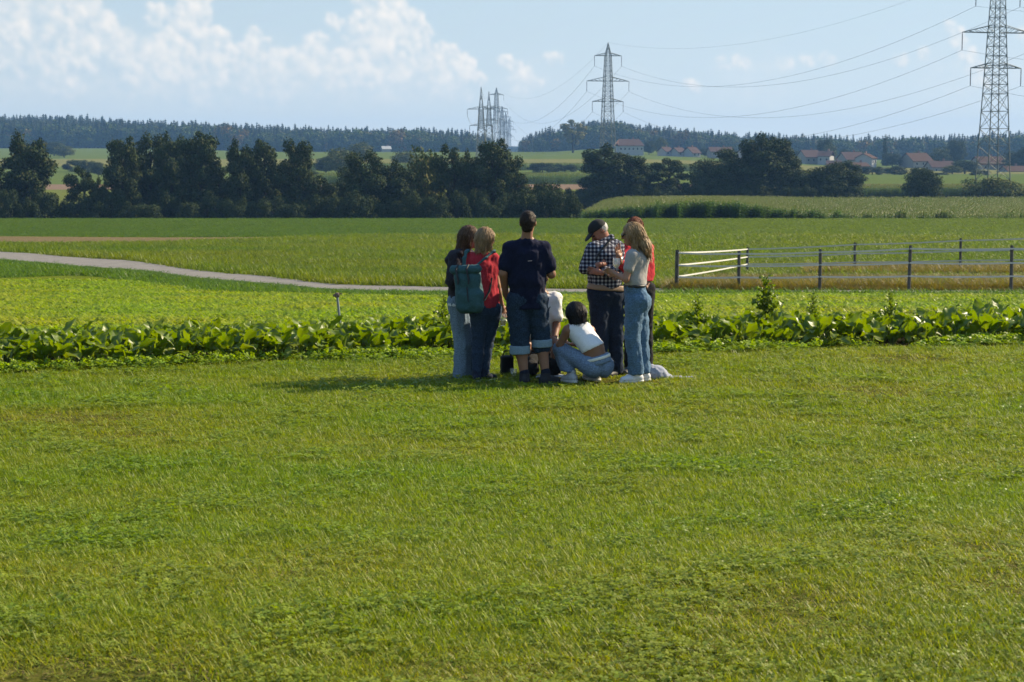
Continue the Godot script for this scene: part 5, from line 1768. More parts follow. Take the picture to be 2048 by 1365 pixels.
# --- woman in a dark hoodie and wide pale jeans, turned to the group
func person_hoodie(skin: Material, sole: Material) -> void:
	var g := figure("woman with long brown hair in dark hoodie and wide pale jeans", 18.65, 930, {
		"head": [940, 475, 0.0], "neck": [931, 503, 0.0], "sl": [909, 514, 0.10], "sr": [937, 513, -0.17],
		"el": [902, 561, 0.15], "wl": [916, 600, 0.02], "er": [942, 560, -0.25], "wr": [955, 590, -0.30],
		"hl": [917, 622, 0.06], "hr": [930, 622, -0.08], "kl": [926, 690, 0.09], "kr": [936, 690, -0.06], "al": [924, 748, 0.08], "ar": [935, 746, -0.08], "tl": [944, 757, 0.0], "tr": [956, 752, -0.16]},
		Vector3(0.93, -0.10, -0.32), Vector3.UP, 1.0)
	body(g, skin, torso_prims(g, 1.0, 0.10, 1.4) + arm_prims(g, "l", 0.9) + arm_prims(g, "r", 0.9) + leg_prims(g, "l", 0.078, 0.052, 0.038) + leg_prims(g, "r", 0.078, 0.052, 0.038), [hand_prims(g.j.wr, Vector3(0.8, 0.3, -0.2), Vector3(0, 1, 0), 0.5, 0.03, 1.0, 0.92), hand_prims(g.j.wl, Vector3(0.8, 0.2, -0.3), Vector3(0, 1, 0), 0.5, 0.03, -1.0, 0.92)])
	var dark := cloth(Color(0.030, 0.027, 0.036), 311, 0.95, 0.2)
	piece("hoodie", torso_prims(g, 1.12, 0.10, 1.42, 0.014) + [["c", g.j.sl, g.j.el, 0.068, 0.060, 0.03], ["c", g.j.el, g.j.wl, 0.060, 0.042, 0.02], ["c", g.j.sr, g.j.er, 0.068, 0.060, 0.03], ["c", g.j.er, g.j.wr, 0.060, 0.042, 0.02],
		["cut", at(905, 604, 18.65) - g.root.position, Vector3(0, -1, 0)]], dark, g.root, 0.011, 0.018, 9.0)
	var hood_at := func(px: float, py: float, z: float) -> Vector3: return at(px, py, 18.65 - z) - g.root.position
	piece("hood", [["c", hood_at.call(918, 505, 0.12), hood_at.call(900, 521, 0.04), 0.045, 0.05, 0.03], ["c", hood_at.call(900, 521, 0.04), hood_at.call(905, 538, -0.04), 0.052, 0.04, 0.03], ["c", hood_at.call(905, 520, 0.0), hood_at.call(926, 507, -0.14), 0.045, 0.05, 0.03]], dark, g.root, 0.01, 0.012, 12.0)
	var jeans := cloth(Color(0.145, 0.20, 0.265), 313, 0.9, 0.22)
	piece("jeans", [["c", g.j.hl + Vector3(0, 0.09, 0), g.j.hr + Vector3(0, 0.09, 0), 0.115, 0.115, 0.03], ["c", g.j.hl, g.j.kl, 0.105, 0.088, 0.03], ["c", g.j.kl, g.j.al - Vector3(0, 0.05, 0), 0.086, 0.098, 0.02], ["c", g.j.hr, g.j.kr, 0.105, 0.088, 0.03], ["c", g.j.kr, g.j.ar - Vector3(0, 0.05, 0), 0.086, 0.098, 0.02],
		["cut", Vector3(0, 0.012, 0), Vector3.DOWN], ["cut", g.j.hl + Vector3(0, 0.16, 0), Vector3.UP]], jeans, g.root, 0.012, 0.022, 8.0, Vector3(1.6, 0.45, 1.6))
	var tee := cloth(Color(0.55, 0.57, 0.60), 315)
	piece("shirt_hem", [["c", g.j.hl + Vector3(0, 0.06, 0), g.j.hr + Vector3(0, 0.06, 0), 0.122, 0.122, 0.03], ["cut", at(905, 611, 18.65) - g.root.position, Vector3.DOWN], ["cut", at(905, 600, 18.65) - g.root.position, Vector3.UP]], tee, g.root, 0.01)
	var hc := Color(0.075, 0.042, 0.024)
	hair_piece([["e", hp(g, 0, 0.036, -0.018), Vector3(0.083, 0.094, 0.102), Basis(g.rt, g.up, -g.fwd), 0.02], ["c", hp(g, 0, 0.0, -0.075), hp(g, 0, -0.17, -0.085), 0.062, 0.060, 0.04, g.rt, 1.15], ["c", hp(g, 0, -0.17, -0.085), hp(g, 0.02, -0.25, -0.10), 0.055, 0.03, 0.03, g.rt, 1.2], ["c", hp(g, 0.066, 0.0, -0.03), hp(g, 0.062, -0.19, -0.02), 0.030, 0.020, 0.03], ["c", hp(g, -0.066, 0.0, -0.03), hp(g, -0.062, -0.17, -0.02), 0.030, 0.020, 0.03],
		["x", hp(g, 0, -0.055, 0.085), Vector3(0.075, 0.11, 0.075), Basis(g.rt, g.up, -g.fwd)]], hc, 317, g, 0.006, 0.010, 26.0, 900, 0.10)
	shoe(g, "l", cloth(Color(0.45, 0.45, 0.46), 319), sole, 0.95)
	shoe(g, "r", cloth(Color(0.45, 0.45, 0.46), 319), sole, 0.95)

# --- woman in a red T-shirt with a teal backpack
func person_backpack(skin: Material, sole: Material) -> void:
	var g := figure("blond woman in red T-shirt and dark skinny jeans carrying teal backpack", 18.38, 962, {
		"head": [972, 479, -0.02], "neck": [966, 508, 0.0], "sl": [940, 519, 0.02], "sr": [986, 519, -0.06],
		"el": [932, 566, 0.0], "wl": [940, 604, -0.12], "er": [994, 571, -0.04], "wr": [1004, 612, -0.10],
		"hl": [958, 632, 0.03], "hr": [983, 632, -0.05], "kl": [956, 690, 0.02], "kr": [974, 690, -0.07], "al": [953, 750, 0.06], "ar": [968, 752, -0.02], "tl": [955, 762, -0.16], "tr": [988, 765, -0.10]},
		Vector3(0.62, -0.12, -0.75), Vector3.UP, 1.0)
	body(g, skin, torso_prims(g, 1.0, 0.10, 1.38) + arm_prims(g, "l", 0.88) + arm_prims(g, "r", 0.88) + leg_prims(g, "l", 0.082, 0.054, 0.038) + leg_prims(g, "r", 0.082, 0.054, 0.038),
		[hand_prims(g.j.wr, Vector3(0.25, -1, -0.05), Vector3(-0.5, -0.1, -0.8), 0.42, 0.05, 1.0, 0.92), hand_prims(g.j.wl, Vector3(0.2, -0.6, -0.7), Vector3(0.8, 0, 0), 0.6, 0.03, -1.0, 0.92)])
	var red := cloth(Color(0.36, 0.028, 0.042), 321, 0.92, 0.14)
	var P := func(px: float, py: float, z := 0.0) -> Vector3: return at(px, py, 18.38 - z) - g.root.position
	piece("t_shirt", torso_prims(g, 1.10, 0.10, 1.40, 0.010) + [["c", g.j.sl, g.j.sl.lerp(g.j.el, 0.45), 0.067, 0.066, 0.03], ["c", g.j.sr, g.j.sr.lerp(g.j.er, 0.45), 0.067, 0.066, 0.03],
		["cut", P.call(970, 616), Vector3(0.05, -1, 0)]], red, g.root, 0.011, 0.014, 9.0, Vector3(1.3, 0.7, 1.3))
	var jeans := cloth(Color(0.026, 0.042, 0.075), 323, 0.88, 0.3)
	piece("jeans", [["c", g.j.hl + Vector3(0, 0.06, 0), g.j.hr + Vector3(0, 0.06, 0), 0.112, 0.112, 0.03]] + leg_prims(g, "l", 0.098, 0.062, 0.050) + leg_prims(g, "r", 0.098, 0.062, 0.050) + [["cut", g.j.al - Vector3(0, 0.005, 0), Vector3.DOWN], ["cut", g.j.hl + Vector3(0, 0.15, 0), Vector3.UP]], jeans, g.root, 0.011, 0.011, 14.0, Vector3(0.8, 1.6, 0.8))
	var hc := Color(0.20, 0.13, 0.07)
	hair_piece([["e", hp(g, 0, 0.036, -0.018), Vector3(0.086, 0.096, 0.104), Basis(g.rt, g.up, -g.fwd), 0.02], ["c", hp(g, 0, 0.0, -0.06), hp(g, 0, -0.10, -0.062), 0.070, 0.058, 0.04, g.rt, 1.22], ["c", hp(g, 0.070, 0.02, -0.01), hp(g, 0.072, -0.10, 0.0), 0.030, 0.022, 0.03], ["c", hp(g, -0.070, 0.02, -0.01), hp(g, -0.072, -0.10, 0.0), 0.030, 0.022, 0.03],
		["x", hp(g, 0, -0.045, 0.098), Vector3(0.068, 0.11, 0.068), Basis(g.rt, g.up, -g.fwd)], ["cut", hp(g, 0, -0.135, 0), -g.up]], hc, 325, g, 0.006, 0.012, 24.0, 800, 0.07)
	shoe(g, "l", cloth(Color(0.02, 0.024, 0.04), 327), sole, 0.95)
	shoe(g, "r", cloth(Color(0.02, 0.024, 0.04), 327), sole, 0.95)
	# the backpack
	var bp := thing("backpack", "teal roll-top backpack on the back of the woman in red", "backpack", g.root.position)
	var teal := cloth(Color(0.034, 0.082, 0.094), 331, 0.75, 0.12)
	var dark := plain(Color(0.012, 0.014, 0.018), 0.7)
	var turn := Basis(Vector3.UP, -0.28) * Basis(Vector3(0, 0, 1), 0.07)
	var c0: Vector3 = P.call(938, 585, 0.20)
	piece("bag", [["b", c0, Vector3(0.138, 0.205, 0.082), 0.075, turn, 0.02], ["b", c0 + turn * Vector3(0.01, -0.09, 0.02), Vector3(0.146, 0.122, 0.084), 0.078, turn, 0.04], ["b", c0 + turn * Vector3(-0.01, 0.2, 0.0), Vector3(0.135, 0.06, 0.055), 0.04, turn, 0.05]], teal, bp, 0.01, 0.016, 9.0)
	var roll := piece("roll_top", [["c", c0 + turn * Vector3(-0.145, 0.25, 0.01), c0 + turn * Vector3(0.125, 0.245, 0.03), 0.042, 0.040, 0.02], ["c", c0 + turn * Vector3(-0.14, 0.23, 0.03), c0 + turn * Vector3(0.12, 0.23, 0.05), 0.036, 0.036, 0.03]], teal, bp, 0.009, 0.007, 16.0)
	for x in [-0.09, 0.025]:
		var s := Shape.new()
		s.tube([c0 + turn * Vector3(x, 0.29, 0.035), c0 + turn * Vector3(x - 0.008, 0.25, 0.085), c0 + turn * Vector3(x, 0.19, 0.088), c0 + turn * Vector3(x + 0.012, 0.13, 0.096), c0 + turn * Vector3(x + 0.006, 0.09, 0.102)], [0.011, 0.012, 0.010, 0.012, 0.006], 6)
		part("closing_strap", s.mesh(), dark, roll)
	var z := Shape.new()
	z.tube([c0 + turn * Vector3(0.01, 0.06, 0.091), c0 + turn * Vector3(0.015, -0.02, 0.100), c0 + turn * Vector3(0.02, -0.09, 0.110)], [0.007, 0.008, 0.006], 6)
	part("zip_pocket", z.mesh(), dark, bp)
	for q in [[[933, 504, 0.09], [929, 516, 0.13], [928, 530, 0.15]], [[985, 505, 0.06], [970, 517, 0.13], [952, 532, 0.16]]]:
		var a: Vector3 = P.call(q[0][0], q[0][1], q[0][2])
		var b: Vector3 = P.call(q[1][0], q[1][1], q[1][2])
		var c: Vector3 = P.call(q[2][0], q[2][1], q[2][2])
		var front := a + Vector3(0.01, -0.06, -0.17)
		var over := a + Vector3(0.008, 0.012, -0.07)
		piece("shoulder_strap", [["c", front, over, 0.010, 0.011, 0.01, Vector3(1, 0.2, 0).normalized(), 2.6], ["c", over, a, 0.011, 0.012, 0.01, Vector3(1, 0.3, 0).normalized(), 2.6], ["c", a, b, 0.012, 0.012, 0.01, Vector3(1, 0.45, 0).normalized(), 2.5], ["c", b, c, 0.012, 0.012, 0.01, Vector3(1, 0.45, 0).normalized(), 2.4]], teal, bp, 0.007)
	var side := Shape.new()
	side.tube([P.call(984, 556, 0.06), P.call(979, 583, 0.09), P.call(968, 602, 0.14)], [0.009, 0.012, 0.010], 6)
	part("side_strap", side.mesh(), dark, bp)
	plastic_cup(at(1006, 652, 18.42), 0.125, 0.42, M.beer, "clear plastic cup of beer held low by the woman in red")

# --- man in a navy T-shirt and turned-up denim shorts, seen from behind
func person_navy(skin: Material, sole: Material) -> void:
	var g := figure("man in navy T-shirt and turned-up denim shorts seen from behind", 18.2, 1070, {
		"head": [1056, 447, 0.0], "neck": [1054, 477, 0.02], "sl": [1019, 497, 0.0], "sr": [1089, 498, -0.02],
		"el": [1006, 548, 0.03], "wl": [1012, 592, -0.10], "er": [1103, 549, -0.05], "wr": [1088, 541, -0.26],
		"hl": [1035, 617, 0.0], "hr": [1074, 617, -0.02], "kl": [1041, 693, 0.0], "kr": [1083, 686, -0.04], "al": [1049, 752, 0.05], "ar": [1091, 750, 0.02], "tl": [1050, 762, -0.16], "tr": [1113, 764, -0.10]},
		Vector3(0.12, -0.15, -1.0), Vector3.UP, 1.06)
	body(g, skin, torso_prims(g, 1.1, 0.115, 1.4) + arm_prims(g, "l", 1.08) + arm_prims(g, "r", 1.08) + leg_prims(g, "l", 0.092, 0.062, 0.043) + leg_prims(g, "r", 0.092, 0.062, 0.043),
		[hand_prims(g.j.wr, Vector3(-0.8, 0.1, -0.5), Vector3(0, 0.2, 1), 0.55, 0.03, 1.0), hand_prims(g.j.wl, Vector3(0.3, -0.9, -0.3), Vector3(1, 0, 0), 0.55, 0.03, -1.0)])
	var P := func(px: float, py: float, z := 0.0) -> Vector3: return at(px, py, 18.2 - z) - g.root.position
	var navy := cloth(Color(0.008, 0.010, 0.028), 341, 0.92, 0.2)
	piece("t_shirt", [["c", P.call(1054, 512), P.call(1054, 560), 0.132, 0.128, 0.05, Vector3.RIGHT, 1.45], ["c", P.call(1054, 560), P.call(1054, 620), 0.128, 0.130, 0.05, Vector3.RIGHT, 1.42], ["c", g.j.sl, g.j.sr, 0.066, 0.066, 0.05], ["c", g.j.neck - Vector3(0, 0.03, 0), g.j.sl.lerp(g.j.sr, 0.14), 0.056, 0.062, 0.05], ["c", g.j.neck - Vector3(0, 0.03, 0), g.j.sl.lerp(g.j.sr, 0.86), 0.056, 0.062, 0.05],
		["c", g.j.sl, g.j.sl.lerp(g.j.el, 0.70), 0.068, 0.076, 0.035], ["c", g.j.sr, g.j.sr.lerp(g.j.er, 0.70), 0.068, 0.074, 0.035],
		["cut", P.call(1054, 618), Vector3(0.03, -1, 0.0)]], navy, g.root, 0.011, 0.019, 8.0, Vector3(1.2, 0.8, 1.2))
	var denim := cloth(Color(0.020, 0.036, 0.064), 343, 0.88, 0.35)
	piece("denim_shorts", [["c", g.j.hl + Vector3(0.01, 0.09, 0), g.j.hr + Vector3(-0.01, 0.09, 0), 0.128, 0.128, 0.03], ["c", g.j.hl, g.j.kl, 0.116, 0.096, 0.03], ["c", g.j.hr, g.j.kr, 0.116, 0.096, 0.03], ["c", g.j.kl, g.j.kl + Vector3(0, -0.05, 0), 0.094, 0.092, 0.02], ["c", g.j.kr, g.j.kr + Vector3(0, -0.05, 0), 0.094, 0.092, 0.02],
		["cut", g.j.hl + Vector3(0, 0.17, 0), Vector3.UP], ["cut", P.call(1040, 706), Vector3.DOWN]], denim, g.root, 0.011, 0.016, 11.0)
	var pale := cloth(Color(0.18, 0.25, 0.31), 345, 0.9, 0.15)
	for q in [["l", 1040, 691, 708], ["r", 1084, 679, 695]]:
		var a: Vector3 = g.j["k" + q[0]]
		var up_p: Vector3 = P.call(q[1], q[2])
		var lo: Vector3 = P.call(q[1], q[3])
		piece("turn_up", [["c", Vector3(up_p.x, up_p.y + 0.03, a.z), Vector3(lo.x, lo.y - 0.03, a.z + 0.01), 0.110, 0.108, 0.01], ["cut", up_p, Vector3.UP], ["cut", lo, Vector3(0.05, -1, 0)]], pale, g.root, 0.009, 0.004, 20.0)
	var hc := Color(0.022, 0.014, 0.010)
	hair_piece([["e", hp(g, 0, 0.038, -0.018), Vector3(0.078, 0.088, 0.098) * 1.05, Basis(g.rt, g.up, -g.fwd), 0.02], ["c", hp(g, 0, 0.0, -0.060), hp(g, 0, -0.05, -0.056), 0.062, 0.050, 0.03, g.rt, 1.15], ["cut", hp(g, 0, 0.035, 0.055), g.fwd * 0.8 - g.up * 0.35], ["x", hp(g, 0.088, -0.012, 0.0), Vector3(0.024, 0.045, 0.03), Basis(g.rt, g.up, -g.fwd)], ["x", hp(g, -0.088, -0.012, 0.0), Vector3(0.024, 0.045, 0.03), Basis(g.rt, g.up, -g.fwd)]], hc, 347, g, 0.006, 0.006, 50.0, 420, 0.02)
	var sock := cloth(Color(0.012, 0.014, 0.025), 349)
	for e in ["l", "r"]:
		piece("sock", [["c", g.j["a" + e] + Vector3(0, 0.03, 0), g.j["a" + e] - Vector3(0, 0.05, 0), 0.052, 0.054, 0.01]], sock, g.root, 0.008)
		shoe(g, e, cloth(Color(0.03, 0.03, 0.034), 351), sole, 1.08)
	var logo := Shape.new()
	logo.box(Vector3(-0.022, -0.004, 0), Vector3(0.022, 0.004, 0.003), Transform3D(Basis(Vector3(0, 0, 1), 0.1), P.call(1060, 522, 0.155)))
	part("shirt_mark", logo.mesh(), plain(Color(0.30, 0.24, 0.24), 0.8), g.root)

# --- kneeling man in a white T-shirt, facing the camera behind the man in navy
func person_kneeling(skin: Material) -> void:
	var g := figure("kneeling man in white T-shirt and black trousers behind the man in navy", 18.95, 1080, {
		"head": [1081, 560, 0.10], "neck": [1081, 585, 0.04], "sl": [1050, 598, 0.02], "sr": [1110, 598, 0.02],
		"el": [1044, 648, 0.08], "wl": [1058, 685, 0.26], "er": [1113, 655, 0.08], "wr": [1106, 690, 0.27],
		"hl": [1062, 700, -0.10], "hr": [1098, 700, -0.10], "kl": [1062, 738, 0.28], "kr": [1108, 736, 0.28], "al": [1056, 744, -0.16], "ar": [1112, 744, -0.16], "tl": [1054, 748, -0.30], "tr": [1114, 748, -0.30]},
		Vector3(0.05, -0.75, 0.65), Vector3.UP, 1.03)
	body(g, skin, torso_prims(g, 1.05, 0.115, 1.4) + arm_prims(g, "l", 1.0) + arm_prims(g, "r", 1.0), [hand_prims(g.j.wr, Vector3(-0.1, -0.8, 0.5), Vector3(-1, 0, 0.3), 0.4, 0.04, 1.0), hand_prims(g.j.wl, Vector3(0.1, -0.8, 0.5), Vector3(1, 0, 0.3), 0.4, 0.04, -1.0)])
	var white := cloth(Color(0.66, 0.65, 0.64), 361, 0.92, 0.06)
	var P := func(px: float, py: float, z := 0.0) -> Vector3: return at(px, py, 18.95 - z) - g.root.position
	piece("t_shirt", torso_prims(g, 1.14, 0.115, 1.42, 0.012) + [["c", g.j.sl, g.j.sl.lerp(g.j.el, 0.62), 0.078, 0.078, 0.03], ["c", g.j.sr, g.j.sr.lerp(g.j.er, 0.62), 0.078, 0.078, 0.03], ["cut", P.call(1080, 704), Vector3.DOWN]], white, g.root, 0.011, 0.016, 8.0)
	var black := cloth(Color(0.018, 0.018, 0.019), 363, 0.9, 0.25)
	piece("trousers", [["c", g.j.hl, g.j.hr, 0.12, 0.12, 0.03], ["c", g.j.hl, g.j.kl, 0.10, 0.082, 0.03], ["c", g.j.hr, g.j.kr, 0.10, 0.082, 0.03], ["c", g.j.kl, g.j.al, 0.078, 0.055, 0.02], ["c", g.j.kr, g.j.ar, 0.078, 0.055, 0.02], ["cut", Vector3(0, -0.005, 0), Vector3.DOWN]], black, g.root, 0.012, 0.016, 10.0)
	var hc := Color(0.05, 0.032, 0.022)
	hair_piece([["e", hp(g, 0, 0.04, -0.016), Vector3(0.079, 0.088, 0.098), Basis(g.rt, g.up, -g.fwd), 0.02], ["cut", hp(g, 0, 0.03, 0.06), g.fwd * 0.7 - g.up * 0.6]], hc, 365, g, 0.007, 0.006, 40.0, 300, 0.02)
	for e in ["l", "r"]:
		piece("shoe", [["c", g.j["a" + e], g.j["t" + e] - Vector3(0, 0.02, 0), 0.045, 0.04, 0.02], ["cut", Vector3(0, -0.005, 0), Vector3.DOWN]], black, g.root, 0.01)
	var tm := TextMesh.new()
	tm.text = "Y"
	tm.font_size = 16
	tm.pixel_size = 0.0042
	tm.depth = 0.004
	var ink := plain(Color(0.02, 0.02, 0.025), 0.8)
	part("shirt_lettering", tm, ink, g.root, Transform3D(Basis(Vector3.UP, 0.35), P.call(1098, 618, 0.155)))

# --- squatting woman in a white crop top
func person_squatting(skin: Material, sole: Material) -> void:
	var g := figure("squatting woman in white crop top and pale jeans with white belt", 18.3, 1165, {
		"head": [1150, 629, -0.10], "neck": [1156, 651, -0.04], "sl": [1136, 661, -0.02], "sr": [1180, 662, -0.10], "waist": [1184, 694, 0.02],
		"el": [1119, 690, -0.06], "wl": [1108, 679, -0.24], "er": [1180, 690, -0.30], "wr": [1150, 690, -0.42],
		"hl": [1180, 731, 0.05], "hr": [1207, 731, -0.02], "kl": [1120, 699, -0.10], "kr": [1176, 700, -0.42], "al": [1143, 748, -0.02], "ar": [1190, 744, -0.16], "tl": [1128, 762, -0.10], "tr": [1172, 756, -0.30]},
		Vector3(-0.45, -0.30, -0.85), Vector3.UP, 0.98)
	body(g, skin, [["c", (g.j.sl + g.j.sr) * 0.5, g.j.waist, 0.098, 0.090, 0.03, (g.j.sr - g.j.sl).normalized(), 1.35], ["c", g.j.waist, (g.j.hl + g.j.hr) * 0.5, 0.090, 0.10, 0.03, Vector3(1, 0, -0.1).normalized(), 1.35], ["c", g.j.sl, g.j.sr, 0.055, 0.055, 0.04], ["c", g.j.neck, (g.j.sl + g.j.sr) * 0.5, 0.05, 0.075, 0.04]] + arm_prims(g, "l", 0.92) + arm_prims(g, "r", 0.9) + leg_prims(g, "l", 0.085, 0.055, 0.038) + leg_prims(g, "r", 0.085, 0.055, 0.038),
		[hand_prims(g.j.wl, Vector3(-0.5, 0.15, -0.6), Vector3(0, -1, 0), 0.45, 0.05, 1.0, 0.92), hand_prims(g.j.wr, Vector3(-0.7, 0.1, -0.4), Vector3(0, -1, 0), 0.45, 0.05, -1.0, 0.92)])
	var white := cloth(Color(0.70, 0.70, 0.74), 371, 0.92, 0.05)
	var P := func(px: float, py: float, z := 0.0) -> Vector3: return at(px, py, 18.3 - z) - g.root.position
	piece("crop_top", [["c", (g.j.sl + g.j.sr) * 0.5, g.j.waist, 0.110, 0.104, 0.03, (g.j.sr - g.j.sl).normalized(), 1.36], ["c", P.call(1148, 660, -0.02), P.call(1172, 660, -0.06), 0.060, 0.060, 0.03], ["cut", P.call(1188, 697), Vector3(0.45, -0.9, 0.15)], ["x", P.call(1128, 664, -0.02), Vector3(0.058, 0.10, 0.12)]], white, g.root, 0.010, 0.005, 12.0)
	var denim := cloth(Color(0.155, 0.215, 0.315), 373, 0.9, 0.25)
	var up_w: Vector3 = (g.j.waist - (g.j.hl + g.j.hr) * 0.5).normalized()
	var band: Vector3 = P.call(1193, 714, 0.05)
	piece("jeans", [["e", P.call(1184, 733, 0.04), Vector3(0.115, 0.115, 0.13), Basis(), 0.04], ["e", P.call(1207, 732, 0.0), Vector3(0.10, 0.118, 0.13), Basis(), 0.03], 
		["c", g.j.hl, g.j.kl, 0.108, 0.076, 0.03], ["c", g.j.kl, P.call(1136, 742, -0.04), 0.078, 0.076, 0.02], ["c", g.j.hr, g.j.kr, 0.112, 0.076, 0.03], ["c", g.j.kr, g.j.ar, 0.074, 0.062, 0.02],
		["cut", P.call(1140, 745), Vector3(-0.08, -1, 0)]], denim, g.root, 0.010, 0.010, 11.0)
	piece("waistband", [["c", band + up_w * 0.03, band - up_w * 0.06, 0.108, 0.120, 0.03, Vector3(1, 0, -0.1).normalized(), 1.28], ["cut", band + up_w * 0.012, up_w], ["cut", band - up_w * 0.075, -up_w]], denim, g.root, 0.010, 0.004, 12.0)
	piece("seat_of_jeans", [["e", P.call(1186, 736, 0.05), Vector3(0.110, 0.112, 0.125), Basis(), 0.03], ["e", P.call(1208, 735, 0.02), Vector3(0.092, 0.112, 0.125), Basis(), 0.012], ["cut", Vector3(0, 0.035, 0), Vector3.DOWN]], denim, g.root, 0.010, 0.008, 12.0)
	var belt := plain(Color(0.66, 0.64, 0.58), 0.6)
	piece("belt", [["c", band + up_w * 0.03, band - up_w * 0.06, 0.113, 0.126, 0.03, Vector3(1, 0, -0.1).normalized(), 1.285], ["cut", band + up_w * 0.006, up_w], ["cut", band - up_w * 0.026, -up_w]], belt, g.root, 0.008)
	var hc := Color(0.010, 0.008, 0.008)
	hair_piece([["e", hp(g, 0, 0.036, -0.018), Vector3(0.092, 0.100, 0.110), Basis(g.rt, g.up, -g.fwd), 0.02], ["c", hp(g, 0, 0.0, -0.04), hp(g, 0, -0.085, -0.035), 0.086, 0.080, 0.05, g.rt, 1.22], ["x", hp(g, 0, -0.06, 0.11), Vector3(0.07, 0.12, 0.07), Basis(g.rt, g.up, -g.fwd)], ["cut", P.call(1150, 650), Vector3(0.12, -1, 0)]], hc, 375, g, 0.007, 0.006, 22.0, 900, 0.08)
	var grey := cloth(Color(0.42, 0.43, 0.45), 377)
	shoe(g, "l", grey, sole, 0.95)
	shoe(g, "r", grey, sole, 0.95)

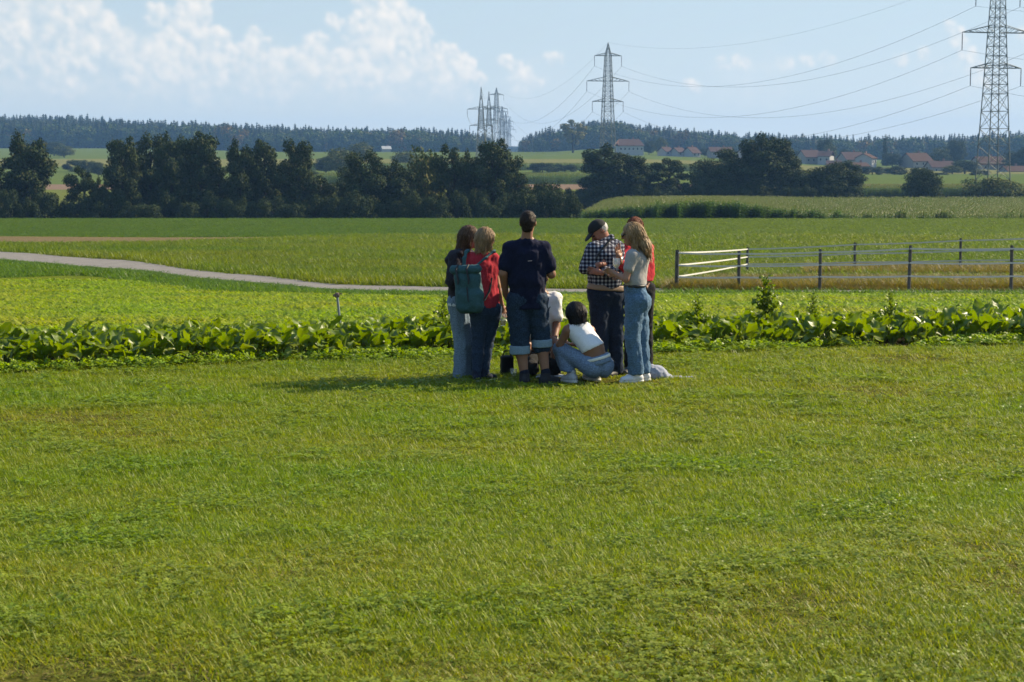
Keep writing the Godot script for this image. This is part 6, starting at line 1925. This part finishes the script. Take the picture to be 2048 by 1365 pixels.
# --- older man in a chequered shirt and a black cap, arms folded
func person_plaid(skin: Material, sole: Material) -> void:
	var g := figure("older man in black cap and chequered shirt with folded arms", 18.85, 1215, {
		"head": [1198, 464, 0.0], "neck": [1213, 487, -0.03], "sl": [1186, 498, 0.10], "sr": [1234, 494, -0.04], "waist": [1211, 552, 0.02],
		"el": [1170, 537, 0.12], "wl": [1204, 529, 0.21], "er": [1236, 541, 0.12], "wr": [1200, 545, 0.25],
		"hl": [1199, 598, 0.06], "hr": [1226, 598, -0.04], "kl": [1201, 674, 0.06], "kr": [1231, 674, -0.03], "al": [1202, 736, 0.04], "ar": [1233, 738, -0.02], "tl": [1190, 750, 0.14], "tr": [1218, 752, 0.10]},
		Vector3(-0.72, -0.62, 0.32), Vector3(-0.3, 1, 0), 1.06)
	body(g, skin, torso_prims(g, 1.12, 0.12, 1.3) + arm_prims(g, "l", 1.05) + arm_prims(g, "r", 1.05) + leg_prims(g, "l", 0.09, 0.062, 0.043) + leg_prims(g, "r", 0.09, 0.062, 0.043),
		[hand_prims(g.j.wl, Vector3(0.7, 0.1, -0.5), Vector3(0, 0, -1), 0.35, 0.03, 1.0, 0.92), hand_prims(g.j.wr, Vector3(-0.75, 0.15, -0.35), Vector3(0, 0, -1), 0.5, 0.03, -1.0, 0.92)])
	# woven checks: navy ground with white squares
	var im := Image.create(256, 256, false, Image.FORMAT_RGB8)
	for y in 256:
		for x in 256:
			var a := 1.0 if (x % 64) < 27 else 0.0
			var b := 1.0 if (y % 64) < 27 else 0.0
			var v := 0.013 + 0.075 * (a + b) + 0.20 * a * b
			var c := Color(v * 1.0, v * 1.02, v * 1.10 + 0.015)
			im.set_pixel(x, y, c.linear_to_srgb())
	var check := StandardMaterial3D.new()
	check.albedo_texture = ImageTexture.create_from_image(im)
	check.uv1_triplanar = true
	check.uv1_triplanar_sharpness = 8.0
	check.uv1_scale = Vector3.ONE / 0.164
	check.roughness = 0.9
	check.metallic_specular = 0.25
	var P := func(px: float, py: float, z := 0.0) -> Vector3: return at(px, py, 18.85 - z) - g.root.position
	piece("shirt", torso_prims(g, 1.16, 0.12, 1.3, 0.012) + [["e", P.call(1206, 552, 0.05), Vector3(0.15, 0.14, 0.13), Basis(), 0.06], ["c", g.j.sl, g.j.el, 0.078, 0.066, 0.035], ["c", g.j.el, g.j.el.lerp(g.j.wl, 0.45), 0.062, 0.058, 0.02], ["c", g.j.sr, g.j.er, 0.078, 0.066, 0.035], ["c", g.j.er, g.j.er.lerp(g.j.wr, 0.72), 0.062, 0.056, 0.02], ["cut", P.call(1210, 577), Vector3(0.12, -1, 0)]], check, g.root, 0.011, 0.016, 8.0)
	piece("collar", [["c", P.call(1204, 484, 0.06), P.call(1222, 476, 0.0), 0.030, 0.034, 0.02], ["c", P.call(1222, 476, 0.0), P.call(1224, 474, -0.1), 0.034, 0.030, 0.02]], check, g.root, 0.008)
	var strap := Shape.new()
	strap.tube([P.call(1222, 478, 0.10), P.call(1206, 497, 0.17), P.call(1193, 515, 0.19)], [0.012, 0.014, 0.012], 6)
	part("bag_strap", strap.mesh(), plain(Color(0.02, 0.018, 0.018), 0.7), g.root)
	var belt := plain(Color(0.24, 0.15, 0.09), 0.6)
	piece("belt", [["c", g.j.hl + Vector3(0, 0.10, 0), g.j.hr + Vector3(0, 0.10, 0), 0.142, 0.142, 0.03], ["cut", P.call(1206, 568), Vector3(0.1, 1, 0)], ["cut", P.call(1206, 579), Vector3(-0.1, -1, 0)]], belt, g.root, 0.009)
	var denim := cloth(Color(0.014, 0.022, 0.042), 383, 0.9, 0.3)
	piece("jeans", [["c", g.j.hl + Vector3(0, 0.06, 0), g.j.hr + Vector3(0, 0.06, 0), 0.135, 0.135, 0.03], ["c", g.j.hl, g.j.kl, 0.118, 0.086, 0.03], ["c", g.j.kl, g.j.al - Vector3(0, 0.03, 0), 0.084, 0.078, 0.02], ["c", g.j.hr, g.j.kr, 0.118, 0.086, 0.03], ["c", g.j.kr, g.j.ar - Vector3(0, 0.03, 0), 0.084, 0.078, 0.02], ["cut", P.call(1210, 575), Vector3.UP], ["cut", Vector3(0, 0.03, 0), Vector3.DOWN]], denim, g.root, 0.012, 0.016, 10.0)
	var hc := Color(0.42, 0.40, 0.38)
	hair_piece([["e", hp(g, 0, 0.02, -0.024), Vector3(0.079, 0.080, 0.092) * 1.05, Basis(g.rt, g.up, -g.fwd), 0.02], ["cut", hp(g, 0, 0.0, 0.0), g.fwd], ["cut", hp(g, 0, 0.05, 0), g.up], ["x", hp(g, 0, -0.10, 0.02), Vector3(0.12, 0.07, 0.09), Basis(g.rt, g.up, -g.fwd)]], hc, 385, g, 0.006, 0.004, 40.0, 200, 0.015)
	var black := cloth(Color(0.022, 0.023, 0.024), 387, 0.85, 0.15)
	var cap := piece("cap", [["e", hp(g, 0, 0.046, -0.010), Vector3(0.087, 0.082, 0.103) * 1.06, Basis(g.rt, g.up, -g.fwd), 0.02], ["cut", hp(g, 0, 0.034, 0), -g.up + g.fwd * 0.08]], black, g.root, 0.007, 0.003, 18.0)
	piece("cap_peak", [["e", hp(g, 0, 0.036, 0.105), Vector3(0.072, 0.012, 0.080), Basis(g.rt, (g.up + g.fwd * 0.25).normalized(), -(g.fwd - g.up * 0.25).normalized()), 0.01]], black, cap, 0.006)
	for e in ["l", "r"]: shoe(g, e, plain(Color(0.03, 0.026, 0.024), 0.6), sole, 1.06)

# --- person in a red top behind the woman in grey, one hand raised
func person_red(skin: Material, sole: Material) -> void:
	var g := figure("person in red top and black trousers with one hand raised in talk", 19.05, 1280, {
		"head": [1269, 458, 0.0], "neck": [1273, 486, -0.02], "sl": [1250, 500, 0.06], "sr": [1296, 498, -0.06],
		"el": [1245, 540, 0.30], "wl": [1239, 518, 0.47], "er": [1299, 546, -0.04], "wr": [1292, 580, 0.06],
		"hl": [1266, 596, 0.03], "hr": [1290, 596, -0.03], "kl": [1262, 668, 0.05], "kr": [1292, 668, -0.04], "al": [1260, 730, 0.04], "ar": [1296, 732, -0.04], "tl": [1250, 742, 0.18], "tr": [1290, 744, 0.14]},
		Vector3(-0.55, -0.15, 0.80), Vector3.UP, 1.02)
	body(g, skin, torso_prims(g, 1.0, 0.105, 1.35) + arm_prims(g, "l", 0.95) + arm_prims(g, "r", 0.95) + leg_prims(g, "l", 0.084, 0.056, 0.04) + leg_prims(g, "r", 0.084, 0.056, 0.04),
		[hand_prims(g.j.wl, Vector3(-0.22, 1, 0.1), Vector3(-0.6, 0, -0.6), 0.14, 0.14, -1.0, 1.0), hand_prims(g.j.wr, Vector3(0, -1, 0.1), Vector3(-1, 0, 0), 0.4, 0.03, 1.0)])
	var red := cloth(Color(0.40, 0.025, 0.035), 391, 0.92, 0.12)
	var P := func(px: float, py: float, z := 0.0) -> Vector3: return at(px, py, 19.05 - z) - g.root.position
	piece("top", torso_prims(g, 1.1, 0.105, 1.36, 0.010) + [["c", g.j.sl, g.j.el, 0.066, 0.058, 0.03], ["c", g.j.el, g.j.el.lerp(g.j.wl, 0.5), 0.056, 0.050, 0.02], ["c", g.j.sr, g.j.er, 0.066, 0.058, 0.03], ["cut", P.call(1280, 562), Vector3.DOWN]], red, g.root, 0.011, 0.014, 9.0)
	var black := cloth(Color(0.014, 0.014, 0.016), 393, 0.9, 0.2)
	piece("trousers", [["c", g.j.hl + Vector3(0, 0.08, 0), g.j.hr + Vector3(0, 0.08, 0), 0.118, 0.118, 0.03]] + leg_prims(g, "l", 0.102, 0.070, 0.062) + leg_prims(g, "r", 0.102, 0.070, 0.062) + [["cut", g.j.hl + Vector3(0, 0.19, 0), Vector3.UP]], black, g.root, 0.012, 0.014, 10.0)
	var hc := Color(0.13, 0.038, 0.016)
	hair_piece([["e", hp(g, 0, 0.038, -0.018), Vector3(0.082, 0.092, 0.102), Basis(g.rt, g.up, -g.fwd), 0.02], ["c", hp(g, 0, 0.0, -0.07), hp(g, 0, -0.10, -0.075), 0.056, 0.045, 0.03, g.rt, 1.2], ["x", hp(g, 0, -0.045, 0.098), Vector3(0.074, 0.105, 0.070), Basis(g.rt, g.up, -g.fwd)]], hc, 395, g, 0.007, 0.006, 30.0, 500, 0.06)
	sunglasses(g)
	var watch := Shape.new()
	var wp: Vector3 = g.j.wl.lerp(g.j.el, 0.12)
	solid(watch, [["c", wp + Vector3(0, 0.008, 0), wp - Vector3(0, 0.008, 0), 0.035, 0.035, 0.004]], 0.005)
	var metal := plain(Color(0.5, 0.5, 0.48), 0.25)
	metal.metallic = 0.9
	part("watch", watch.mesh(), metal, g.root)
	for e in ["l", "r"]: shoe(g, e, plain(Color(0.02, 0.02, 0.02), 0.6), sole, 0.98)

# --- woman in a grey T-shirt and blue jeans holding a wine glass
func person_grey(skin: Material, sole: Material) -> void:
	var g := figure("woman with long blond hair in grey T-shirt and blue jeans holding a glass", 18.3, 1270, {
		"head": [1264, 469, 0.0], "neck": [1273, 498, -0.02], "sl": [1264, 512, 0.12], "sr": [1289, 511, -0.14], "waist": [1271, 560, 0.0],
		"el": [1252, 559, 0.16], "wl": [1230, 548, 0.05], "er": [1280, 560, -0.22], "wr": [1240, 553, -0.14],
		"hl": [1270, 604, 0.07], "hr": [1276, 604, -0.08], "kl": [1265, 675, 0.07], "kr": [1282, 675, -0.06], "al": [1273, 744, 0.06], "ar": [1287, 746, -0.06], "tl": [1246, 759, 0.10], "tr": [1255, 754, -0.08]},
		Vector3(-0.95, -0.16, -0.12), Vector3.UP, 1.0)
	body(g, skin, torso_prims(g, 1.0, 0.098, 1.38) + arm_prims(g, "l", 0.9) + arm_prims(g, "r", 0.9) + leg_prims(g, "l", 0.084, 0.055, 0.038) + leg_prims(g, "r", 0.084, 0.055, 0.038),
		[hand_prims(g.j.wl, Vector3(-0.8, 0.35, -0.2), Vector3(0.1, 0.3, -1), 0.75, 0.02, 1.0, 0.92), hand_prims(g.j.wr, Vector3(-0.8, 0.3, 0.1), Vector3(0, 0.2, 1), 0.7, 0.02, -1.0, 0.92)])
	var grey := cloth(Color(0.30, 0.285, 0.275), 401, 0.92, 0.08)
	var P := func(px: float, py: float, z := 0.0) -> Vector3: return at(px, py, 18.3 - z) - g.root.position
	piece("t_shirt", torso_prims(g, 1.04, 0.098, 1.38, 0.009) + [["c", g.j.sl, g.j.sl.lerp(g.j.el, 0.52), 0.062, 0.060, 0.03], ["c", g.j.sr, g.j.sr.lerp(g.j.er, 0.52), 0.062, 0.060, 0.03], ["cut", P.call(1271, 571), Vector3.DOWN]], grey, g.root, 0.010, 0.007, 10.0)
	var denim := cloth(Color(0.085, 0.150, 0.235), 403, 0.9, 0.28)
	piece("jeans", [["c", P.call(1270, 572), P.call(1272, 600), 0.112, 0.118, 0.04, Vector3(0, 0, 1), 1.32], ["e", P.call(1281, 603, 0.07), Vector3(0.105, 0.115, 0.10), Basis(), 0.03], ["e", P.call(1283, 603, -0.07), Vector3(0.105, 0.115, 0.10), Basis(), 0.03], ["c", g.j.hl, g.j.kl, 0.108, 0.082, 0.03], ["c", g.j.kl, g.j.al - Vector3(0, 0.03, 0), 0.078, 0.082, 0.02], ["c", g.j.hr, g.j.kr, 0.108, 0.082, 0.03], ["c", g.j.kr, g.j.ar - Vector3(0, 0.03, 0), 0.078, 0.080, 0.02],
		["cut", P.call(1270, 569), Vector3.UP], ["cut", P.call(1278, 748), Vector3.DOWN]], denim, g.root, 0.011, 0.018, 10.0, Vector3(1.2, 0.8, 1.2))
	var belt := plain(Color(0.012, 0.012, 0.012), 0.5)
	piece("belt", [["c", P.call(1270, 560), P.call(1271, 590), 0.118, 0.121, 0.04, Vector3(0, 0, 1), 1.31], ["cut", P.call(1270, 568), Vector3.UP], ["cut", P.call(1270, 574.5), Vector3.DOWN]], belt, g.root, 0.008)
	var hc := Color(0.25, 0.165, 0.085)
	hair_piece([["e", hp(g, 0, 0.036, -0.018), Vector3(0.084, 0.094, 0.103), Basis(g.rt, g.up, -g.fwd), 0.02], ["c", hp(g, 0, 0.0, -0.075), hp(g, 0, -0.13, -0.115), 0.066, 0.062, 0.04, g.rt, 1.2], ["c", hp(g, 0, -0.13, -0.115), hp(g, 0, -0.24, -0.14), 0.060, 0.030, 0.03, g.rt, 1.3], ["c", hp(g, -0.066, 0.03, 0.01), hp(g, -0.074, -0.18, -0.03), 0.030, 0.026, 0.03], ["c", hp(g, 0.066, 0.03, 0.01), hp(g, 0.074, -0.18, -0.03), 0.030, 0.026, 0.03],
		["x", hp(g, 0, -0.050, 0.095), Vector3(0.078, 0.115, 0.068), Basis(g.rt, g.up, -g.fwd)]], hc, 405, g, 0.006, 0.010, 26.0, 1000, 0.11)
	sunglasses(g)
	var white := cloth(Color(0.60, 0.60, 0.62), 407, 0.7, 0.08)
	for e in ["l", "r"]: shoe(g, e, white, sole, 0.97)
	# the glass in her hand
	var foot := at(1233, 552, 18.28)
	var gl := thing("wine_glass", "stemmed wine glass in the hand of the woman in grey", "glass", foot)
	lathe_part("bowl", [[0.003, 0.075], [0.018, 0.080], [0.034, 0.105], [0.040, 0.140], [0.036, 0.185], [0.0345, 0.185], [0.0385, 0.140], [0.0325, 0.107], [0.017, 0.083], [0.0, 0.079]], M.clear, gl, Vector3.ZERO)
	lathe_part("stem", [[0.0, 0.0], [0.033, 0.0015], [0.020, 0.004], [0.004, 0.010], [0.0032, 0.050], [0.0042, 0.075], [0.0, 0.077]], M.clear, gl, Vector3.ZERO)
	var wine := plain(Color(0.65, 0.50, 0.15), 0.05)
	wine.albedo_color.a = 0.4
	wine.transparency = BaseMaterial3D.TRANSPARENCY_ALPHA
	lathe_part("drink", [[0.0, 0.082], [0.016, 0.085], [0.031, 0.108], [0.0355, 0.120], [0.0, 0.120]], wine, gl, Vector3.ZERO)

func loose_things() -> void:
	var cup_at := on_ground(1027, 18.75)
	plastic_cup(cup_at + Vector3(0, 0.004, 0), 0.095, 0.22, M.beer, "nearly empty clear plastic cup standing on the grass")
	# black bag beside the kneeling man
	var bag_at := on_ground(1014, 19.0)
	var bag := thing("shoulder_bag", "small black bag standing on the grass beside the kneeling man", "bag", bag_at)
	var black := cloth(Color(0.012, 0.013, 0.015), 421, 0.7, 0.2)
	piece("bag_body", [["b", Vector3(0, 0.105, 0), Vector3(0.07, 0.115, 0.05), 0.03, Basis(Vector3.UP, 0.3), 0.02], ["cut", Vector3(0, -0.005, 0), Vector3.DOWN]], black, bag, 0.009, 0.008, 14.0)
	var s := Shape.new()
	s.tube([Vector3(-0.05, 0.2, 0), Vector3(-0.03, 0.27, 0.01), Vector3(0.03, 0.27, 0.01), Vector3(0.05, 0.2, 0)], [0.008, 0.008, 0.008, 0.008], 6)
	part("handle", s.mesh(), black, bag)
	# a sheet of paper under the kneeling man's hands
	var pg := on_ground(1100, 18.62)
	var sh := Shape.new()
	for i in 6:
		var x0 := -0.15 + 0.05 * i
		var y0 := 0.035 + 0.006 * sin(i * 1.7)
		var y1 := 0.035 + 0.006 * sin((i + 1) * 1.7)
		sh.quad(Vector3(x0, y0, -0.11), Vector3(x0 + 0.05, y1, -0.11), Vector3(x0 + 0.05, y1, 0.11), Vector3(x0, y0, 0.11))
		sh.quad(Vector3(x0, y0 - 0.002, -0.11), Vector3(x0, y0 - 0.002, 0.11), Vector3(x0 + 0.05, y1 - 0.002, 0.11), Vector3(x0 + 0.05, y1 - 0.002, -0.11))
	var paper := top("paper_sheet", sh.mesh(), plain(Color(0.7, 0.72, 0.76), 0.8))
	paper.position = pg
	tag(paper, "white paper sheet lying on the grass before the kneeling man", "paper")
	# grey jacket dropped over a dark bag
	var jk := on_ground(1322, 18.55)
	var o := thing("jacket", "grey jacket lying heaped on the grass behind the woman in grey", "jacket", jk)
	var P := func(px: float, py: float, z := 0.0) -> Vector3: return at(px, py, 18.55 - z) - jk
	var grey := cloth(Color(0.25, 0.265, 0.32), 431, 0.92, 0.1)
	piece("bundle", [["c", P.call(1304, 738), P.call(1318, 746), 0.045, 0.07, 0.03, Vector3(0, 0, 1), 1.8], ["c", P.call(1318, 747), P.call(1342, 757), 0.066, 0.035, 0.03, Vector3(0, 0, 1), 2.2], ["e", P.call(1312, 752, 0.06), Vector3(0.10, 0.08, 0.10), Basis(), 0.04], ["cut", Vector3(0, -0.004, 0), Vector3.DOWN]], grey, o, 0.009, 0.022, 9.0)
	piece("sleeve", [["c", P.call(1338, 758), P.call(1360, 757, 0.03), 0.030, 0.026, 0.02, Vector3(0, 0, 1), 1.6], ["c", P.call(1360, 757, 0.03), P.call(1385, 757, 0.0), 0.026, 0.020, 0.02, Vector3(0, 0, 1), 1.6], ["cut", Vector3(0, -0.004, 0), Vector3.DOWN]], grey, o, 0.008, 0.012, 14.0)
	var db_at := on_ground(1297, 18.6)
	var db := thing("dark_bag", "dark bag under the edge of the grey jacket", "bag", db_at)
	piece("bag_body", [["b", Vector3(0, 0.06, 0), Vector3(0.06, 0.075, 0.08), 0.03, Basis(Vector3.UP, 0.4), 0.02], ["cut", Vector3(0, -0.004, 0), Vector3.DOWN]], black, db, 0.009, 0.006, 14.0)
	piece("flap", [["b", Vector3(0.0, 0.115, 0.01), Vector3(0.058, 0.018, 0.082), 0.012, Basis(Vector3.UP, 0.4), 0.01]], black, db, 0.008, 0.004, 18.0)
